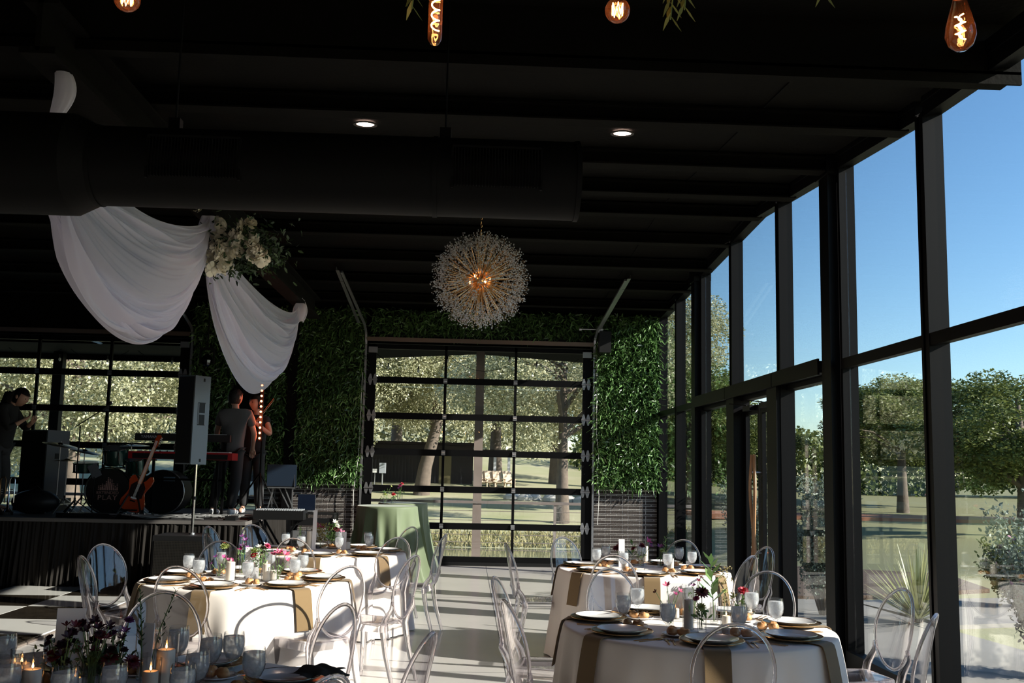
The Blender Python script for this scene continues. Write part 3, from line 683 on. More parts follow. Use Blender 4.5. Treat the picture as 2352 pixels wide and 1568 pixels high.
for k, (x, y) in enumerate(((2.3, 50.5), (2.9, 49.8), (3.4, 50.2), (4.1, 49.5), (4.9, 49.3), (5.6, 48.8))): rp_.put((x, y, terr(x, y)+.1), k*.7, 'pale rock in the line across the pond, %s from the left' % ('first', 'second', 'third', 'fourth', 'fifth', 'last')[k], 'rocks across the pond')
t = thing('parked_car', 'grey parked car seen past the standing musicians', 'car', (-9.2, 44.5, -.1), .15)
CARM = mat('silver_paint', (.35, .37, .4), .3, .6, coat=.5); DKG = mat('car_glass', (.02, .025, .03), .08)
MB().prism([(-2.2, .35), (-2.15, .8), (-1.3, .92), (1.5, .95), (2.2, .78), (2.25, .38)], -.85, .85, Matrix.Rotation(PI/2, 4, 'X')).build('body', CARM, t)
MB().prism([(-1.35, .92), (-.75, 1.4), (.7, 1.42), (1.4, .95)], -.72, .72, Matrix.Rotation(PI/2, 4, 'X')).build('cabin', DKG, t)
for x in (-1.4, 1.4):
    for y in (-.8, .8): MB().cyl((x, y-.1, .33), (x, y+.1, .33), .33, 16).build('wheel', RUBBER, t)

# ================================================================== INTERIOR, LARGE PIECES
# dance floor of square tiles
TW = mat('white_tile', (.78, .77, .74), .1, coat=.3, noise=(2.2, (.70, .69, .66), .4)); TB = mat('black_tile', (.016, .013, .010), .08, noise=(5, (.035, .028, .02), .25))
t = thing('dance_floor', 'black and white checkered dance floor in front of the stage', 'dance floor', (0, 0, 0))
MB().box((-6.57, 9.4, .009), (5.44, 7.6, .016)).build('edge_trim', mat('floor_edge', (.16, .13, .11), .5), t)
tm_ = [MB().box((0, 0, 0), (.894, .894, .012)).mesh('tile', TW, 0), MB().box((0, 0, 0), (.894, .894, .012)).mesh('tile', TB, 0)]
for i in range(6):
    for j in range(8): link('tile', tm_[(i+j+1) % 2], t, (-3.87-.45-.9*i, 13.19-.45-.9*j, .024))

# stage with a pleated skirt
SZ = .875; SX = -2.88; SY = 13.2
t = thing('stage', 'low black stage with a pleated black skirt on the left', 'stage', (0, 0, 0))
MB().box(((XL+SX)/2+.1, (SY+YB)/2-.15, SZ-.04), (SX-XL-.25, YB-SY-.4, .08)).build('platform', mat('stage_top', (.03, .028, .028), .7, bump=(60, .3)), t)
for x in (-8.8, -7, -5, -3.1):
    for y in (13.5, 15.2, 16.6): MB().cyl((x, y, 0), (x, y, SZ-.08), .03, 8).build('leg', BLK, t)
def pleat(name, a, b, parent, seed):
    a, b = Vector(a), Vector(b); L = (b-a).length; d = (b-a)/L; nrm = Vector((d.y, -d.x, 0)); rg = random.Random(seed)
    ks = int(L*22); ph = [rg.uniform(-.6, .6) for _ in range(ks+2)]; am = [rg.uniform(.5, 1.2) for _ in range(ks+2)]
    def fn(u, v):
        k = u*ks; i = int(k); f = k-i; p = ph[i]*(1-f)+ph[i+1]*f; A = am[i]*(1-f)+am[i+1]*f
        w_ = (.008+.030*v*A)*math.sin(2*PI*k*(.42+.16*math.sin(i*.7))+p*v*5)+.03*v*v*math.sin(k*.37+seed)
        q = a+d*(L*u)+nrm*(w_+.02+.03*v); return (q.x, q.y, SZ-.004-(SZ-.02)*v)
    return MB().grid(fn, ks*7, 7).build(name, SKIRT, parent, smooth=80)
pleat('skirt', (XL+.2, SY, 0), (SX, SY, 0), t, 1); pleat('skirt', (SX, SY, 0), (SX, 16.8, 0), t, 2)
MB().bar((XL+.2, SY-.03, SZ-.02), (SX+.03, SY-.03, SZ-.02), .01, .045).bar((SX+.03, SY-.03, SZ-.02), (SX+.03, 16.8, SZ-.02), .01, .045).build('skirt_band', mat('skirt_band', (.10, .09, .085), .8), t)

# roof beam that carries the draping
S(MB().box((-2.5, 10.6, 3.93), (.20, 10.2, .04)).box((-2.5, 10.6, 4.08), (.03, 10.2, .3)).box((-2.5, 10.6, 4.22), (.20, 10.2, .02)).build('ceiling_beam', CEIL))

# air duct
DUCT = mat('black_duct', (.0032, .003, .0025), .65, .0, spec=.12)
t = thing('air_duct', 'large round black air duct hanging across the room', 'duct', (0, 5.25, 3.19))
def dx(px): return atY(px, 420, 5.25).x
rD = .212
MB().cyl((dx(225), 0, 0), (dx(1328), 0, 0), rD, 36).build('duct_tube', DUCT, t, smooth=50)
MB().cyl((XL+.2, 0, -.0), (dx(175), 0, -.0), .27, 36).tube([(dx(175), 0, 0), (dx(228), 0, 0)], [.27, rD], 36).build('duct_sleeve', DUCT, t)
for px in (228, 1000, 1322): MB().cyl((dx(px)-.012, 0, 0), (dx(px)+.012, 0, 0), rD+.006, 36).build('seam_band', DUCT, t)
for xa, xb in ((362, 568), (1040, 1237)):
    m = MB(); X0, X1 = dx(xa), dx(xb)
    m.box(((X0+X1)/2, -.165, -.11), (X1-X0, .02, .012)).box(((X0+X1)/2, -.205, .11), (X1-X0, .02, .012))
    for x in (X0, X1): m.box((x, -.195, 0), (.012, .02, .22))
    g_ = m.build('register_frame', DUCT, t); sl_ = MB(); x = X0+.015
    while x < X1: sl_.box((x, -.205, 0), (.004, .03, .2)); x += .016
    sl_.build('louvre', DUCT, g_)
for px in (395, 1020): MB().cyl((dx(px), 0, rD), (dx(px), 0, 1.35), .006, 6).box((dx(px), 0, rD+.03), (.06, .06, .06)).build('hanger_rod', BLK, t)

# recessed downlights
dl = thing('downlight', None, 'light'); MB().lathe([(.075, .0), (.1, -.002), (.1, -.012), (.078, -.012)], n=28).build('trim_ring', mat('lamp_ring', (.06, .055, .05), .5), dl); MB().lathe([(0, -.004), (.076, -.004)], n=28).build('lens', LAMPM, dl)
dp = Proto(dl)
for (x, y, nm) in ((-.94, 8.15, 'front left downlight above the air duct'), (1.24, 8.15, 'front right downlight above the end of the air duct'), (-.985, 15.33, 'back left downlight beside the globe chandelier'), (1.17, 15.33, 'back right downlight beside the globe chandelier')):
    z = roof(y)+.13-.005; o = dp.put((x, y, z), 0, nm, 'recessed downlights'); o.rotation_euler = (math.atan(.0765 if y < 11.2 else -.056), 0, 0)
    l = bpy.data.lights.new('downlight', 'SPOT'); l.energy = 7; l.color = (1, .72, .55); l.spot_size = 1.9; l.shadow_soft_size = .06; lo = bpy.data.objects.new('downlight_lamp', l); C.objects.link(lo); lo.parent = o; lo.location = (0, 0, -.03)

# globe chandelier
CZ = 3.70; R0 = .565
t = thing('chandelier', 'large globe chandelier of brass rods tipped with crystal beads', 'chandelier', (.08, 10.9, CZ))
MB().ball((0, 0, 0), .075, 16, 10).build('hub', BRASS, t)
cr = random.Random(5); dirs = []
for k in range(230):
    ph = math.acos(1-2*(k+.5)/230); th = PI*(1+5**.5)*k; dirs.append(Vector((math.sin(ph)*math.cos(th), math.sin(ph)*math.sin(th), math.cos(ph))))
rod = MB().cyl((0, 0, .07), (0, 0, .40), .0042, 6).mesh('rod', BRASS)
for d in dirs: link('rod', rod, t, (0, 0, 0), d.to_track_quat('Z', 'Y').to_euler())
tw = MB(); cb = MB(); CRY = clear('crystal', (.9, .88, .9), (.5, .48, .5), 1.7, .05, .5, haze=.62)
V = []; Fc = []
octv = np.array([(1, 0, 0), (-1, 0, 0), (0, 1, 0), (0, -1, 0), (0, 0, 1), (0, 0, -1)]); octf = np.array([(0, 2, 4), (2, 1, 4), (1, 3, 4), (3, 0, 4), (2, 0, 5), (1, 2, 5), (3, 1, 5), (0, 3, 5)])
for d in dirs:
    e = d*.40
    for q in range(7):
        tip = (d+Vector([cr.gauss(0, .13) for _ in range(3)])).normalized()*cr.uniform(.46, R0)
        tw.tube([e, tip], .0006, 3, False)
        for w_ in (.3, .7, 1.0):
            c_ = e.lerp(tip, w_)+Vector([cr.gauss(0, .006) for _ in range(3)]); r_ = cr.uniform(.006, .0095)
            V.append(octv*r_+np.array(tuple(c_))); Fc.append(octf+6*(len(V)-1))
tw.build('twig', BRASS, t, smooth=0)['kind'] = 'stuff'
o = link('crystal_bead', rawmesh('crystal_bead', np.concatenate(V), np.concatenate(Fc), CRY), t); o['kind'] = 'stuff'
for k in range(6):
    a = k*1.05; MB().ball((.11*math.cos(a), .11*math.sin(a), .03*(-1)**k), (.012, .012, .02), 8, 6).build('lamp', mat('warm_lamp', (1, .6, .3), emit=(1, .5, .2), es=2.5) if k == 0 else bpy.data.materials['warm_lamp'], t)
ch = MB()
for k in range(14):
    z = .40+k*.045; ch.tube([(.009*math.cos(a)*(k % 2), .009*math.cos(a)*((k+1) % 2), z+.03*math.sin(a)) for a in [i*PI/4 for i in range(9)]], .0022, 4, False)
ch.tube([(0, 0, .07), (0, 0, .42)], .004, 6); ch.build('chain', BRASS, t); MB().cyl((0, 0, 1.0), (0, 0, 1.025), .06, 20).build('ceiling_cup', BRASS, t)

# draped voile swags along the beam
VOILE = sheer('white_voile', (.90, .87, .95), .14, .5)
def swag(A, B, hs, vs_, seed, parent, name='panel', off=0, amp=.055):
    """A,B hang points; hs: drop of the upper hem; vs_: drop of the lower hem, both at mid span"""
    A, B = Vector(A), Vector(B); rg = random.Random(seed); ph = rg.uniform(0, 6)
    def fn(u, v):
        e = 4*u*(1-u); sharp = e**(.5+.2*u)
        drop = hs*e**(.35+.35*u)*(1-v)+vs_*sharp*v
        drop *= (1+.06*math.sin(u*5+seed)*v)
        y = A.lerp(B, u); g_ = min(1, e*2.2+.06)
        uu = u+(v-.5)*.04*math.sin(PI*u)
        fold = math.sin(v*34+math.sin(u*4+ph)*1.8+ph)*.6+math.sin(v*19+u*5+ph*2)*.5+.42*math.sin(v*61+u*9)+.25*math.sin(v*118-u*6+ph)
        # fabric belly and folds
        x = y.x+off+amp*fold*g_*(.55+.45*math.sin(v*7+ph))+.16*math.sin(PI*v)*e
        z = y.z-drop-.03*(1-g_)*v+.02*fold*e*(.3)
        return (x, y.y+.03*math.sin(v*30+ph)*g_+(.10*(v-.5))*(1-g_), z)
    return MB().grid(fn, 56, 210).build(name, VOILE, parent, smooth=80)
PA, PB, PC = (-2.47, 5.80, 3.58), (-2.47, 9.25, 3.93), (-2.47, 14.2, 3.86)
t = thing('voile_swag', 'large white voile swag hanging in folds behind the air duct', 'drape'); swag(PA, PB, .26, 1.19, 1, t, off=0); swag((PA[0], PA[1], PA[2]), PB, .88, 1.23, 4, t, off=-.07, amp=.05)
t = thing('voile_swag', 'smaller white voile swag beyond the flower cluster, over the stage corner', 'drape'); swag(PB, PC, .32, 1.36, 2, t); swag(PB, PC, .9, 1.40, 6, t, off=-.07, amp=.05)
t = thing('voile_tail', 'gathered tail of white voile high at the upper left above the duct', 'drape', (-2.47, 5.8, 3.9))
MB().grid(lambda u, v: (-.03+.05*math.sin(PI*v)+(.016+.042*math.sin(PI*(.08+.80*v))+.004*math.sin(u*50))*math.cos(u*2*PI), (.03+.03*math.sin(PI*v))*math.sin(u*2*PI), .09-.36*v), 90, 16).build('panel', VOILE, t, smooth=80)
for (x, y, z, lb) in ((PB[0]-.02, PB[1], 3.84, 'gathered voile knot beside the white flower cluster'), (PC[0], PC[1]+.05, 3.84, 'gathered voile knot at the far end of the second swag')):
    t = thing('voile_knot', lb, 'drape', (x, y, z))
    MB().grid(lambda u, v: ((.05+.012*math.sin(u*31)+.05*math.sin(PI*v))*math.cos(u*2*PI), (.07+.012*math.sin(u*23)+.03*math.sin(PI*v))*math.sin(u*2*PI), .12-.32*v+.03*math.sin(u*9)), 60, 12).build('wrap', VOILE, t, smooth=80)

# white flower cluster on the beam
WR = mat('white_petal', (.80, .74, .58), .7, sheen=.2)
def roseball(r, rg, n=26):
    m = MB().ball((0, 0, r*.15), (r*.45, r*.45, r*.5), 8, 6)
    for k in range(n):
        a = k*2.4+rg.random()*.5; q = (k+1)/n; tl = .25+1.15*q; d = Vector((math.cos(a)*math.sin(tl), math.sin(a)*math.sin(tl), math.cos(tl))); s_ = Vector((-math.sin(a), math.cos(a), 0))*r*(.24+.16*q)
        o_ = Vector((math.cos(a), math.sin(a), 0))*r; b = o_*.12*q; mid = b+d*r*.62+o_*.10; tip = b+d*r*.92-o_*.10*(1-q)+Vector((0, 0, r*.06))
        m.add([b-s_*.35, b+s_*.35, mid+s_, mid-s_, tip+s_*.55, tip-s_*.55, mid+d*r*.05-o_*.03], [(0, 1, 2, 6), (0, 6, 3), (6, 2, 4), (6, 4, 5), (3, 6, 5)])
    return m
t = thing('flower_cluster', 'cluster of white roses and dark foliage on the beam between the two swags', 'flowers', (-2.28, 9.15, 3.62))
fr_ = random.Random(11); rm = [roseball(r, fr_).mesh('rose', WR) for r in (.065, .08, .09)]
for k in range(44):
    x, z = fr_.gauss(.12, .17), fr_.gauss(-.02, .10)
    if abs(x) > .42: x *= .4
    link('rose', rm[k % 3], t, (x-.05, -.12+fr_.uniform(-.07, .1), z), (1.2+fr_.uniform(-.5, .5), fr_.uniform(-.7, .7), fr_.uniform(0, 6)))
n = 1500; P = np.stack([RNG.normal(.15, .17, n), RNG.normal(0, .1, n), RNG.normal(-.02, .11, n)], 1)
leaves('foliage', P, RNG.normal(size=(n, 3))+np.array([.3, -.3, -.2]), .055, .024, leafmat('dark_leaf', (.015, .035, .012), (.05, .09, .03), .45, .1), t, .1, kind='stuff')

# ================================================================== TABLES
TZ = .76
TABLES = {  # centre, words
 'R': ((1.34, 5.81), 'near right table'), 'F': ((1.61, 9.11), 'far right table'), 'L': ((-1.65, 7.77), 'middle left table'),
 'B': ((-1.38, 10.35), 'back left table'), 'D': ((-1.22, 3.93), 'dark front table')}
def cloth_mesh(R, zt_, zb, nf, amp, seed, pool=.05, segs=240):
    rg = random.Random(seed); V = []; Fq = []; ph = rg.uniform(0, 6); a2 = rg.uniform(0, 6)
    rows = [(0, 0), (.5, 0), (.9, 0), (.975, 0), (1.0, .004), (1.008, .016), (1.012, .04), (1.015, .1), (1.018, .2), (1.02, .32), (1.022, .45), (1.025, .6), (1.03, .76), (1.035, .9), (1.04, 1)]
    H = zt_-zb
    for k, (f, d) in enumerate(rows):
        for j in range(segs):
            a = 2*PI*j/segs; dep = max(0, d-.03)**.8
            fo = math.sin(nf*a+ph+1.1*math.sin(3*a+a2)+.8*math.sin(2*a))*.6+.4*math.sin(nf*1.63*a+a2)
            r = R*f+dep*(amp*fo+pool)
            V.append((r*math.cos(a), r*math.sin(a), zt_-H*d))
    for k in range(len(rows)-1):
        for j in range(segs):
            a, b = k*segs+j, k*segs+(j+1) % segs; Fq.append((a, a+segs, b+segs, b))
    m = MB(); m.v = V; m.f = Fq; return m
for k, ((cx, cy_), nm) in TABLES.items():
    t = thing('round_table', 'round dining table under the ivory cloth, '+nm, 'table', (cx, cy_, 0), 0, 'round dining tables')
    MB().cyl((0, 0, TZ-.03), (0, 0, TZ-.006), .755, 48).build('tabletop', WOOD, t)
    for q in range(4):
        a = q*PI/2+.5; MB().cyl((.45*math.cos(a), .45*math.sin(a), TZ-.03), (.5*math.cos(a), .5*math.sin(a), 0.012), .016, 8).build('leg', BLK, t)
    o = cloth_mesh(.765, TZ, .012, {'R': 17, 'F': 15, 'L': 14, 'B': 16, 'D': 15}[k], .042, ord(k), .07).build('tablecloth', CLOTH, None, (cx, cy_, 0), smooth=70)
    tag(o, 'floor-length ivory cloth on the '+nm, 'tablecloth', 'ivory tablecloths')

# --- table ware prototypes
ch_ = thing('charger', None, 'charger'); MB().lathe([(0, .003), (.105, .003), (.12, .006), (.155, .016), (.165, .019), (.165, .014), (.12, 0), (0, 0)], n=44).build('dish', GOLDPL, ch_); MB().lathe([(.162, .0195), (.166, .0215), (.169, .0185), (.165, .0155)], n=44).build('bead_rim', GOLD, ch_)
pl_ = thing('dinner_plate', None, 'plate'); MB().lathe([(0, .008), (.088, .008), (.1, .012), (.130, .022), (.137, .0255), (.138, .023), (.1, .004), (.08, 0), (0, 0)], n=44).build('dish', WHITEPL, pl_)
MB().lathe([(.1355, .0252), (.1375, .0268), (.1392, .0245)], n=44).build('gold_rim', GOLD, pl_)
gb_ = thing('water_goblet', None, 'glass')
MB().lathe([(.037, .002), (.036, .005), (.016, .010), (.008, .016), (.0065, .03), (.010, .036), (.0065, .042), (.007, .055), (.012, .066)], n=20).build('stem', GLASS, gb_)
MB().lathe([(.0, .064), (.012, .066), (.028, .080), (.040, .105), (.0445, .13), (.0435, .155), (.0395, .185), (.0385, .1845), (.0423, .155), (.0433, .13), (.039, .107), (.027, .083), (0, .070)], n=24).build('bowl', GLASS, gb_)
MB().lathe([(0, .072), (.026, .084), (.038, .107), (.0422, .13), (.0413, .155), (.0392, .168), (.02, .170), (0, .169)], n=24).build('iced_water', ICE, gb_)
def flat(name, pts_w, L, m_):                      # outline halves (y, halfwidth)
    m = MB(); P = [(w_, y) for y, w_ in pts_w]+[(-w_, y) for y, w_ in reversed(pts_w)]
    return m.prism(P, .001, .0032).mesh(name, m_, 0)
fk = thing('fork', None, 'fork'); m = MB(); m.prism([(.003, .0), (.0035, .02), (.0028, .10), (.009, .118), (.011, .135), (-.011, .135), (-.009, .118), (-.0028, .10), (-.0035, .02), (-.003, 0)], .001, .0035); m.build('handle', GOLD, fk, smooth=0)
m = MB()
for x in (-.0092, -.0031, .0031, .0092): m.prism([(x-.0015, .135), (x+.0015, .135), (x+.0009, .185), (x-.0009, .185)], .001, .0035)
m.build('tine', GOLD, fk, smooth=0)
kn = thing('knife', None, 'knife'); MB().prism([(.004, 0), (.0045, .1), (-.0045, .1), (-.004, 0)], .001, .005).build('handle', GOLD, kn, smooth=0); MB().prism([(.004, .1), (.009, .13), (.0085, .2), (.001, .225), (-.004, .21), (-.004, .1)], .001, .0028).build('blade', GOLD, kn, smooth=0)
sp = thing('spoon', None, 'spoon'); MB().prism([(.0035, 0), (.0025, .12), (-.0025, .12), (-.0035, 0)], .001, .0035).build('handle', GOLD, sp, smooth=0); MB().ball((0, .145, .004), (.017, .026, .003), 14, 5).build('bowl', GOLD, sp)
NKM = None
def napk(R, yo):
    # a long folded napkin under the charger, falling over the table edge; local +y points outwards, origin on the table centre line
    W_ = .066
    path = [(R-.34, .0035), (R-.02, .0035), (R+.004, .002), (R+.018, -.008), (R+.026, -.03), (R+.042, -.1), (R+.060, -.2), (R+.072, -.27)]
    m = MB(); th = .004
    for k, (y, z) in enumerate(path):
        pass
    P = []; n = len(path)
    for k, (y, z) in enumerate(path):
        nx, nz = (0, 1) if k < 2 else ((.7, .7) if k < 4 else (1, .08))
        for x in (-W_, W_): P.append((x, y, z))
        for x in (W_, -W_): P.append((x*1.0, y+nx*th, z+nz*th))
    Fq = []
    for k in range(n-1):
        for q in range(4): Fq.append((k*4+q, k*4+(q+1) % 4, k*4+4+(q+1) % 4, k*4+4+q))
    Fq += [(0, 1, 2, 3), ((n-1)*4+3, (n-1)*4+2, (n-1)*4+1, (n-1)*4)]
    return m.add(P, Fq)
nk = thing('napkin', None, 'napkin'); napk(.765, 0).build('cloth', NAPK, nk)
dish = thing('bread_dish', None, 'dish'); MB().lathe([(0, .004), (.055, .004), (.082, .014), (.085, .016), (.084, .012), (.05, 0), (0, 0)], n=28).build('plate', WHITEPL, dish)
BREAD = mat('bread_crust', (.50, .22, .075), .45, noise=(28, (.72, .40, .18), .2), bump=(60, .3))
def rollm(sx, sy, sz, seed):
    rg = random.Random(seed); m = MB().ball((0, 0, sz*.8), (sx, sy, sz), 14, 9)
    m.v = [(x*(1+.1*math.sin(9*z/sz+seed)), y*(1+.08*math.sin(5*x/sx+seed)), z*(1+.12*math.sin(7*x/sx))) for x, y, z in m.v]; return m.mesh('bread_roll', BREAD, 80)
rolls = [rollm(.034, .028, .022, 1), rollm(.03, .03, .024, 2), rollm(.040, .024, .022, 3)]
pch, ppl, pgb, pfk, pkn, psp, pnk, pds = [Proto(x) for x in (ch_, pl_, gb_, fk, kn, sp, nk, dish)]
WORDS = ['front', 'front right', 'right', 'back right', 'back', 'back left', 'left', 'front left']
def setting(k, ang, goblets=None):
    """one place setting; ang is the direction from the table centre (0 = away along +x)"""
    (cx, cy_), nm = TABLES[k]; c_ = Vector((cx, cy_, TZ+.0005))
    dv = Vector((math.cos(ang), math.sin(ang), 0)); sd = Vector((dv.y, -dv.x, 0))*-1   # diner's right
    wd = WORDS[int(((ang+PI/2+PI/8) % (2*PI))//(PI/4))]; rz = ang-PI/2
    L_ = 'at the %s of the %s' % (wd, nm)
    q = c_+dv*.575
    pnk.put(c_, rz, 'olive napkin hanging %s' % L_, 'olive napkins')
    pch.put(q+Vector((0, 0, .005)), rz, 'gold charger plate %s' % L_, 'gold charger plates')
    ppl.put(q+Vector((0, 0, .0095)), rz, 'white dinner plate %s' % L_, 'white dinner plates')
    tn = rz+PI
    for j, s_ in enumerate((.195, .222)):
        pfk.put(c_+dv*.655-sd*s_+Vector((0, 0, .0)), tn, '%s gold fork beside the charger %s' % (('inner', 'outer')[j], L_), 'gold forks')
    pkn.put(c_+dv*.665+sd*.195, tn, 'gold knife beside the charger %s' % L_, 'gold knives')
    psp.put(c_+dv*.655+sd*.225, tn, 'gold spoon beside the charger %s' % L_, 'gold spoons')
    g_ = c_+dv*.40+sd*.17
    pgb.put(g_, ang, 'stemmed goblet of iced water %s' % L_, 'water goblets')
    b = c_+dv*.36-sd*.15
    pds.put(b, 0, 'small white bread dish %s' % L_, 'bread dishes')
    for j in range(2):
        o = link('bread_roll', rolls[(j+int(ang*3)) % 3], None, b+Vector((-.028+.056*j, .012*(-1)**j, .006)), (0, 0, ang*3+j*1.3)); tag(o, '%s golden bread roll %s' % (('left', 'right')[j], L_), 'bread roll', 'bread rolls')
for k, o_ in {'R': 7, 'L': 3, 'F': 8, 'B': 10, 'D': 27}.items():
    for q in range(7): setting(k, math.radians(o_+q*360/7))

# ================================================================== CLEAR CHAIRS
def make_chair():
    t = thing('ghost_chair', None, 'chair')
    # seat: rounded trapezoid slab with a turned-down apron
    def outline(s_=1):
        P = []
        for (x, y) in ((-.17, .03), (.17, .03), (.205, .42), (-.205, .42)):
            P.append((x*s_, .22+(y-.22)*s_))
        o = []; r = .045
        for i in range(4):
            p = Vector(P[i]); a = (Vector(P[i-1])-p).normalized(); b = (Vector(P[(i+1) % 4])-p).normalized()
            for q in range(5):
                f = q/4; o.append(tuple(p+a*r*(1-f)**2+b*r*f**2))
        return o
    m = MB(); o = outline(); n = len(o)
    P = [(x, y, .448) for x, y in outline(.96)]+[(x, y, .462) for x, y in outline(.98)]
    m.add(P, [tuple(range(n-1, -1, -1)), tuple(range(n, 2*n))]+[(i, (i+1) % n, (i+1) % n+n, i+n) for i in range(n)])
    m.build('seat', ACR, t, smooth=30)
    m = MB(); a = o; b = outline(.97)
    P = [(x, y, .40) for x, y in a]+[(x, y, .456) for x, y in a]+[(x, y, .464) for x, y in b]
    m.add(P, [(i+q*n, (i+1) % n+q*n, (i+1) % n+n+q*n, i+n+q*n) for q in range(2) for i in range(n)])
    m.build('apron', ACE, t, smooth=40)
    # oval back, gently wrapped and leaning
    cz, hw, hh = .725, .19, .235
    def bp(x, z): return (x, -.015-(z-.49)*.20-.02+.9*x*x, z)
    m = MB(); rings = 6; N_ = 40
    for sgn in (0, .007):
        k0 = len(m.v); x0 = bp(0, cz); m.v.append((x0[0], x0[1]-sgn, x0[2]))
        for r_ in range(1, rings+1):
            for j in range(N_):
                an = 2*PI*j/N_; f = r_/rings
                p = bp(hw*f*math.sin(an)*(1-.10*math.cos(an)*-1*0), cz+hh*f*math.cos(an)); m.v.append((p[0], p[1]-sgn, p[2]))
        for j in range(N_): m.f.append((k0, k0+1+j, k0+1+(j+1) % N_))
        for r_ in range(rings-1):
            for j in range(N_):
                a_ = k0+1+r_*N_+j; b_ = k0+1+r_*N_+(j+1) % N_; m.f.append((a_, a_+N_, b_+N_, b_))
    m.build('backrest', ACR, t, smooth=60)
    rim = [bp(hw*math.sin(2*PI*j/36), cz+hh*math.cos(2*PI*j/36)) for j in range(37)]
    MB().tube([(x, y-.0035, z) for x, y, z in rim], .0095, 8, False).build('back_rim', ACE, t, smooth=60)
    for s_ in (-1, 1):
        e = bp(s_*.172, .63)
        MB().tube([e, (s_*.182, -.035, .57), (s_*.186, .01, .50), (s_*.186, .03, .43), (s_*.188, -.0, .25), (s_*.195, -.075, .0)], [.012, .018, .024, .026, .021, .015], 8).build('leg', ACE, t, smooth=60)
        MB().tube([(s_*.175, .385, .445), (s_*.178, .385, .30), (s_*.185, .40, .0)], [.028, .023, .015], 8).build('leg', ACE, t, smooth=60)
    return t
pc = Proto(make_chair())
CH = [ # back top in the photo, facing direction, label
 (238, 1250, (1.35, -.85), 'far one of the two chairs left of the middle left table, its oval back mirroring blue windows'),
 (190, 1277, (1, .12), 'chair nearest the dance floor left of the middle left table, seen nearly edge on'),
 (410, 1300, (.25, 1), 'chair seen from behind at the front left of the middle left table'),
 (378, 1360, (.30, -1), 'chair on the far side of the dark front table'),
 (800, 1300, (-.72, .69), 'chair at the right of the middle left table, turned to its hanging tan napkin'),
 (790, 1388, (-.95, -.7), 'large chair in front of the middle left table beside the aisle'),
 (950, 1275, (-.9, .38), 'chair in the aisle right of the middle left table, seen edge on'),
 (912, 1234, (-.6, .8), 'chair at the front right of the back left table before the green cloth'),
 (945, 1210, (-.75, -.65), 'chair at the back right of the back left table against the green cocktail cloth'),
 (1020, 1228, (-.96, .2), 'chair standing nearest the glazed door right of the green cocktail table'),
 (985, 1452, (-.95, .25), 'closest chair in the aisle, cut off by the bottom edge and seen edge on'),
 (752, 1552, (-.8, .5), 'chair at the right of the dark front table, only its top rim showing'),
 (480, 1209, (1.3, -.3), 'chair with a blue reflection beside the black subwoofer'),
 (580, 1205, (.9, -.85), 'chair with a blue reflection behind the white card of the middle left table'),
 (478, 1226, (1, .6), 'chair just in front of the blue one beside the subwoofer'),
 (508, 1243, (.35, -1), 'chair on the far side of the middle left table behind its flowers'),
 (675, 1236, (.15, 1), 'chair seen from behind in front of the back left table'),
 (1165, 1247, (1, .12), 'chair left of the far right table seen in profile'),
 (1293, 1234, (.6, -.9), 'chair behind the far right table at its left before the glazed door'),
 (1140, 1325, (1, -.25), 'far one of the two chairs on the aisle side of the near right table'),
 (1165, 1378, (1, .22), 'near one of the two chairs on the aisle side of the near right table'),
 (1410, 1275, (.2, 1), 'chair seen from behind in front of the far right table'),
 (1400, 1306, (.3, -1), 'chair on the far side of the near right table with a blue sheen'),
 (1725, 1276, (-.8, .7), 'chair at the right of the far right table before the glazed double door'),
 (1760, 1256, (-1, -.3), 'chair behind another at the far right table, nearest the door pulls'),
 (1765, 1313, (-.6, -1), 'chair on the far right side of the near right table'),
 (1570, 1240, (-.5, -.9), 'chair behind the far right table at its back corner by the window'),
 (1690, 1432, (.05, 1), 'chair seen from behind at the front of the near right table'),
 (2070, 1352, (-1, -.15), 'chair right of the near right table against the window'),
 (2142, 1410, (-.9, .6), 'chair at the right edge beside the nearest window mullion'),
]
for px, py, d, lb in CH:
    p = at(px, py, .962); d = Vector((*d, 0)).normalized(); p = p+d*.115; p.z = .001
    pc.put(p, math.atan2(d.y, d.x)-PI/2, 'clear '+lb.replace('its oval back mirroring blue windows', 'mirroring blue').replace('seen nearly edge on', 'edge on'), 'clear oval-backed chairs')

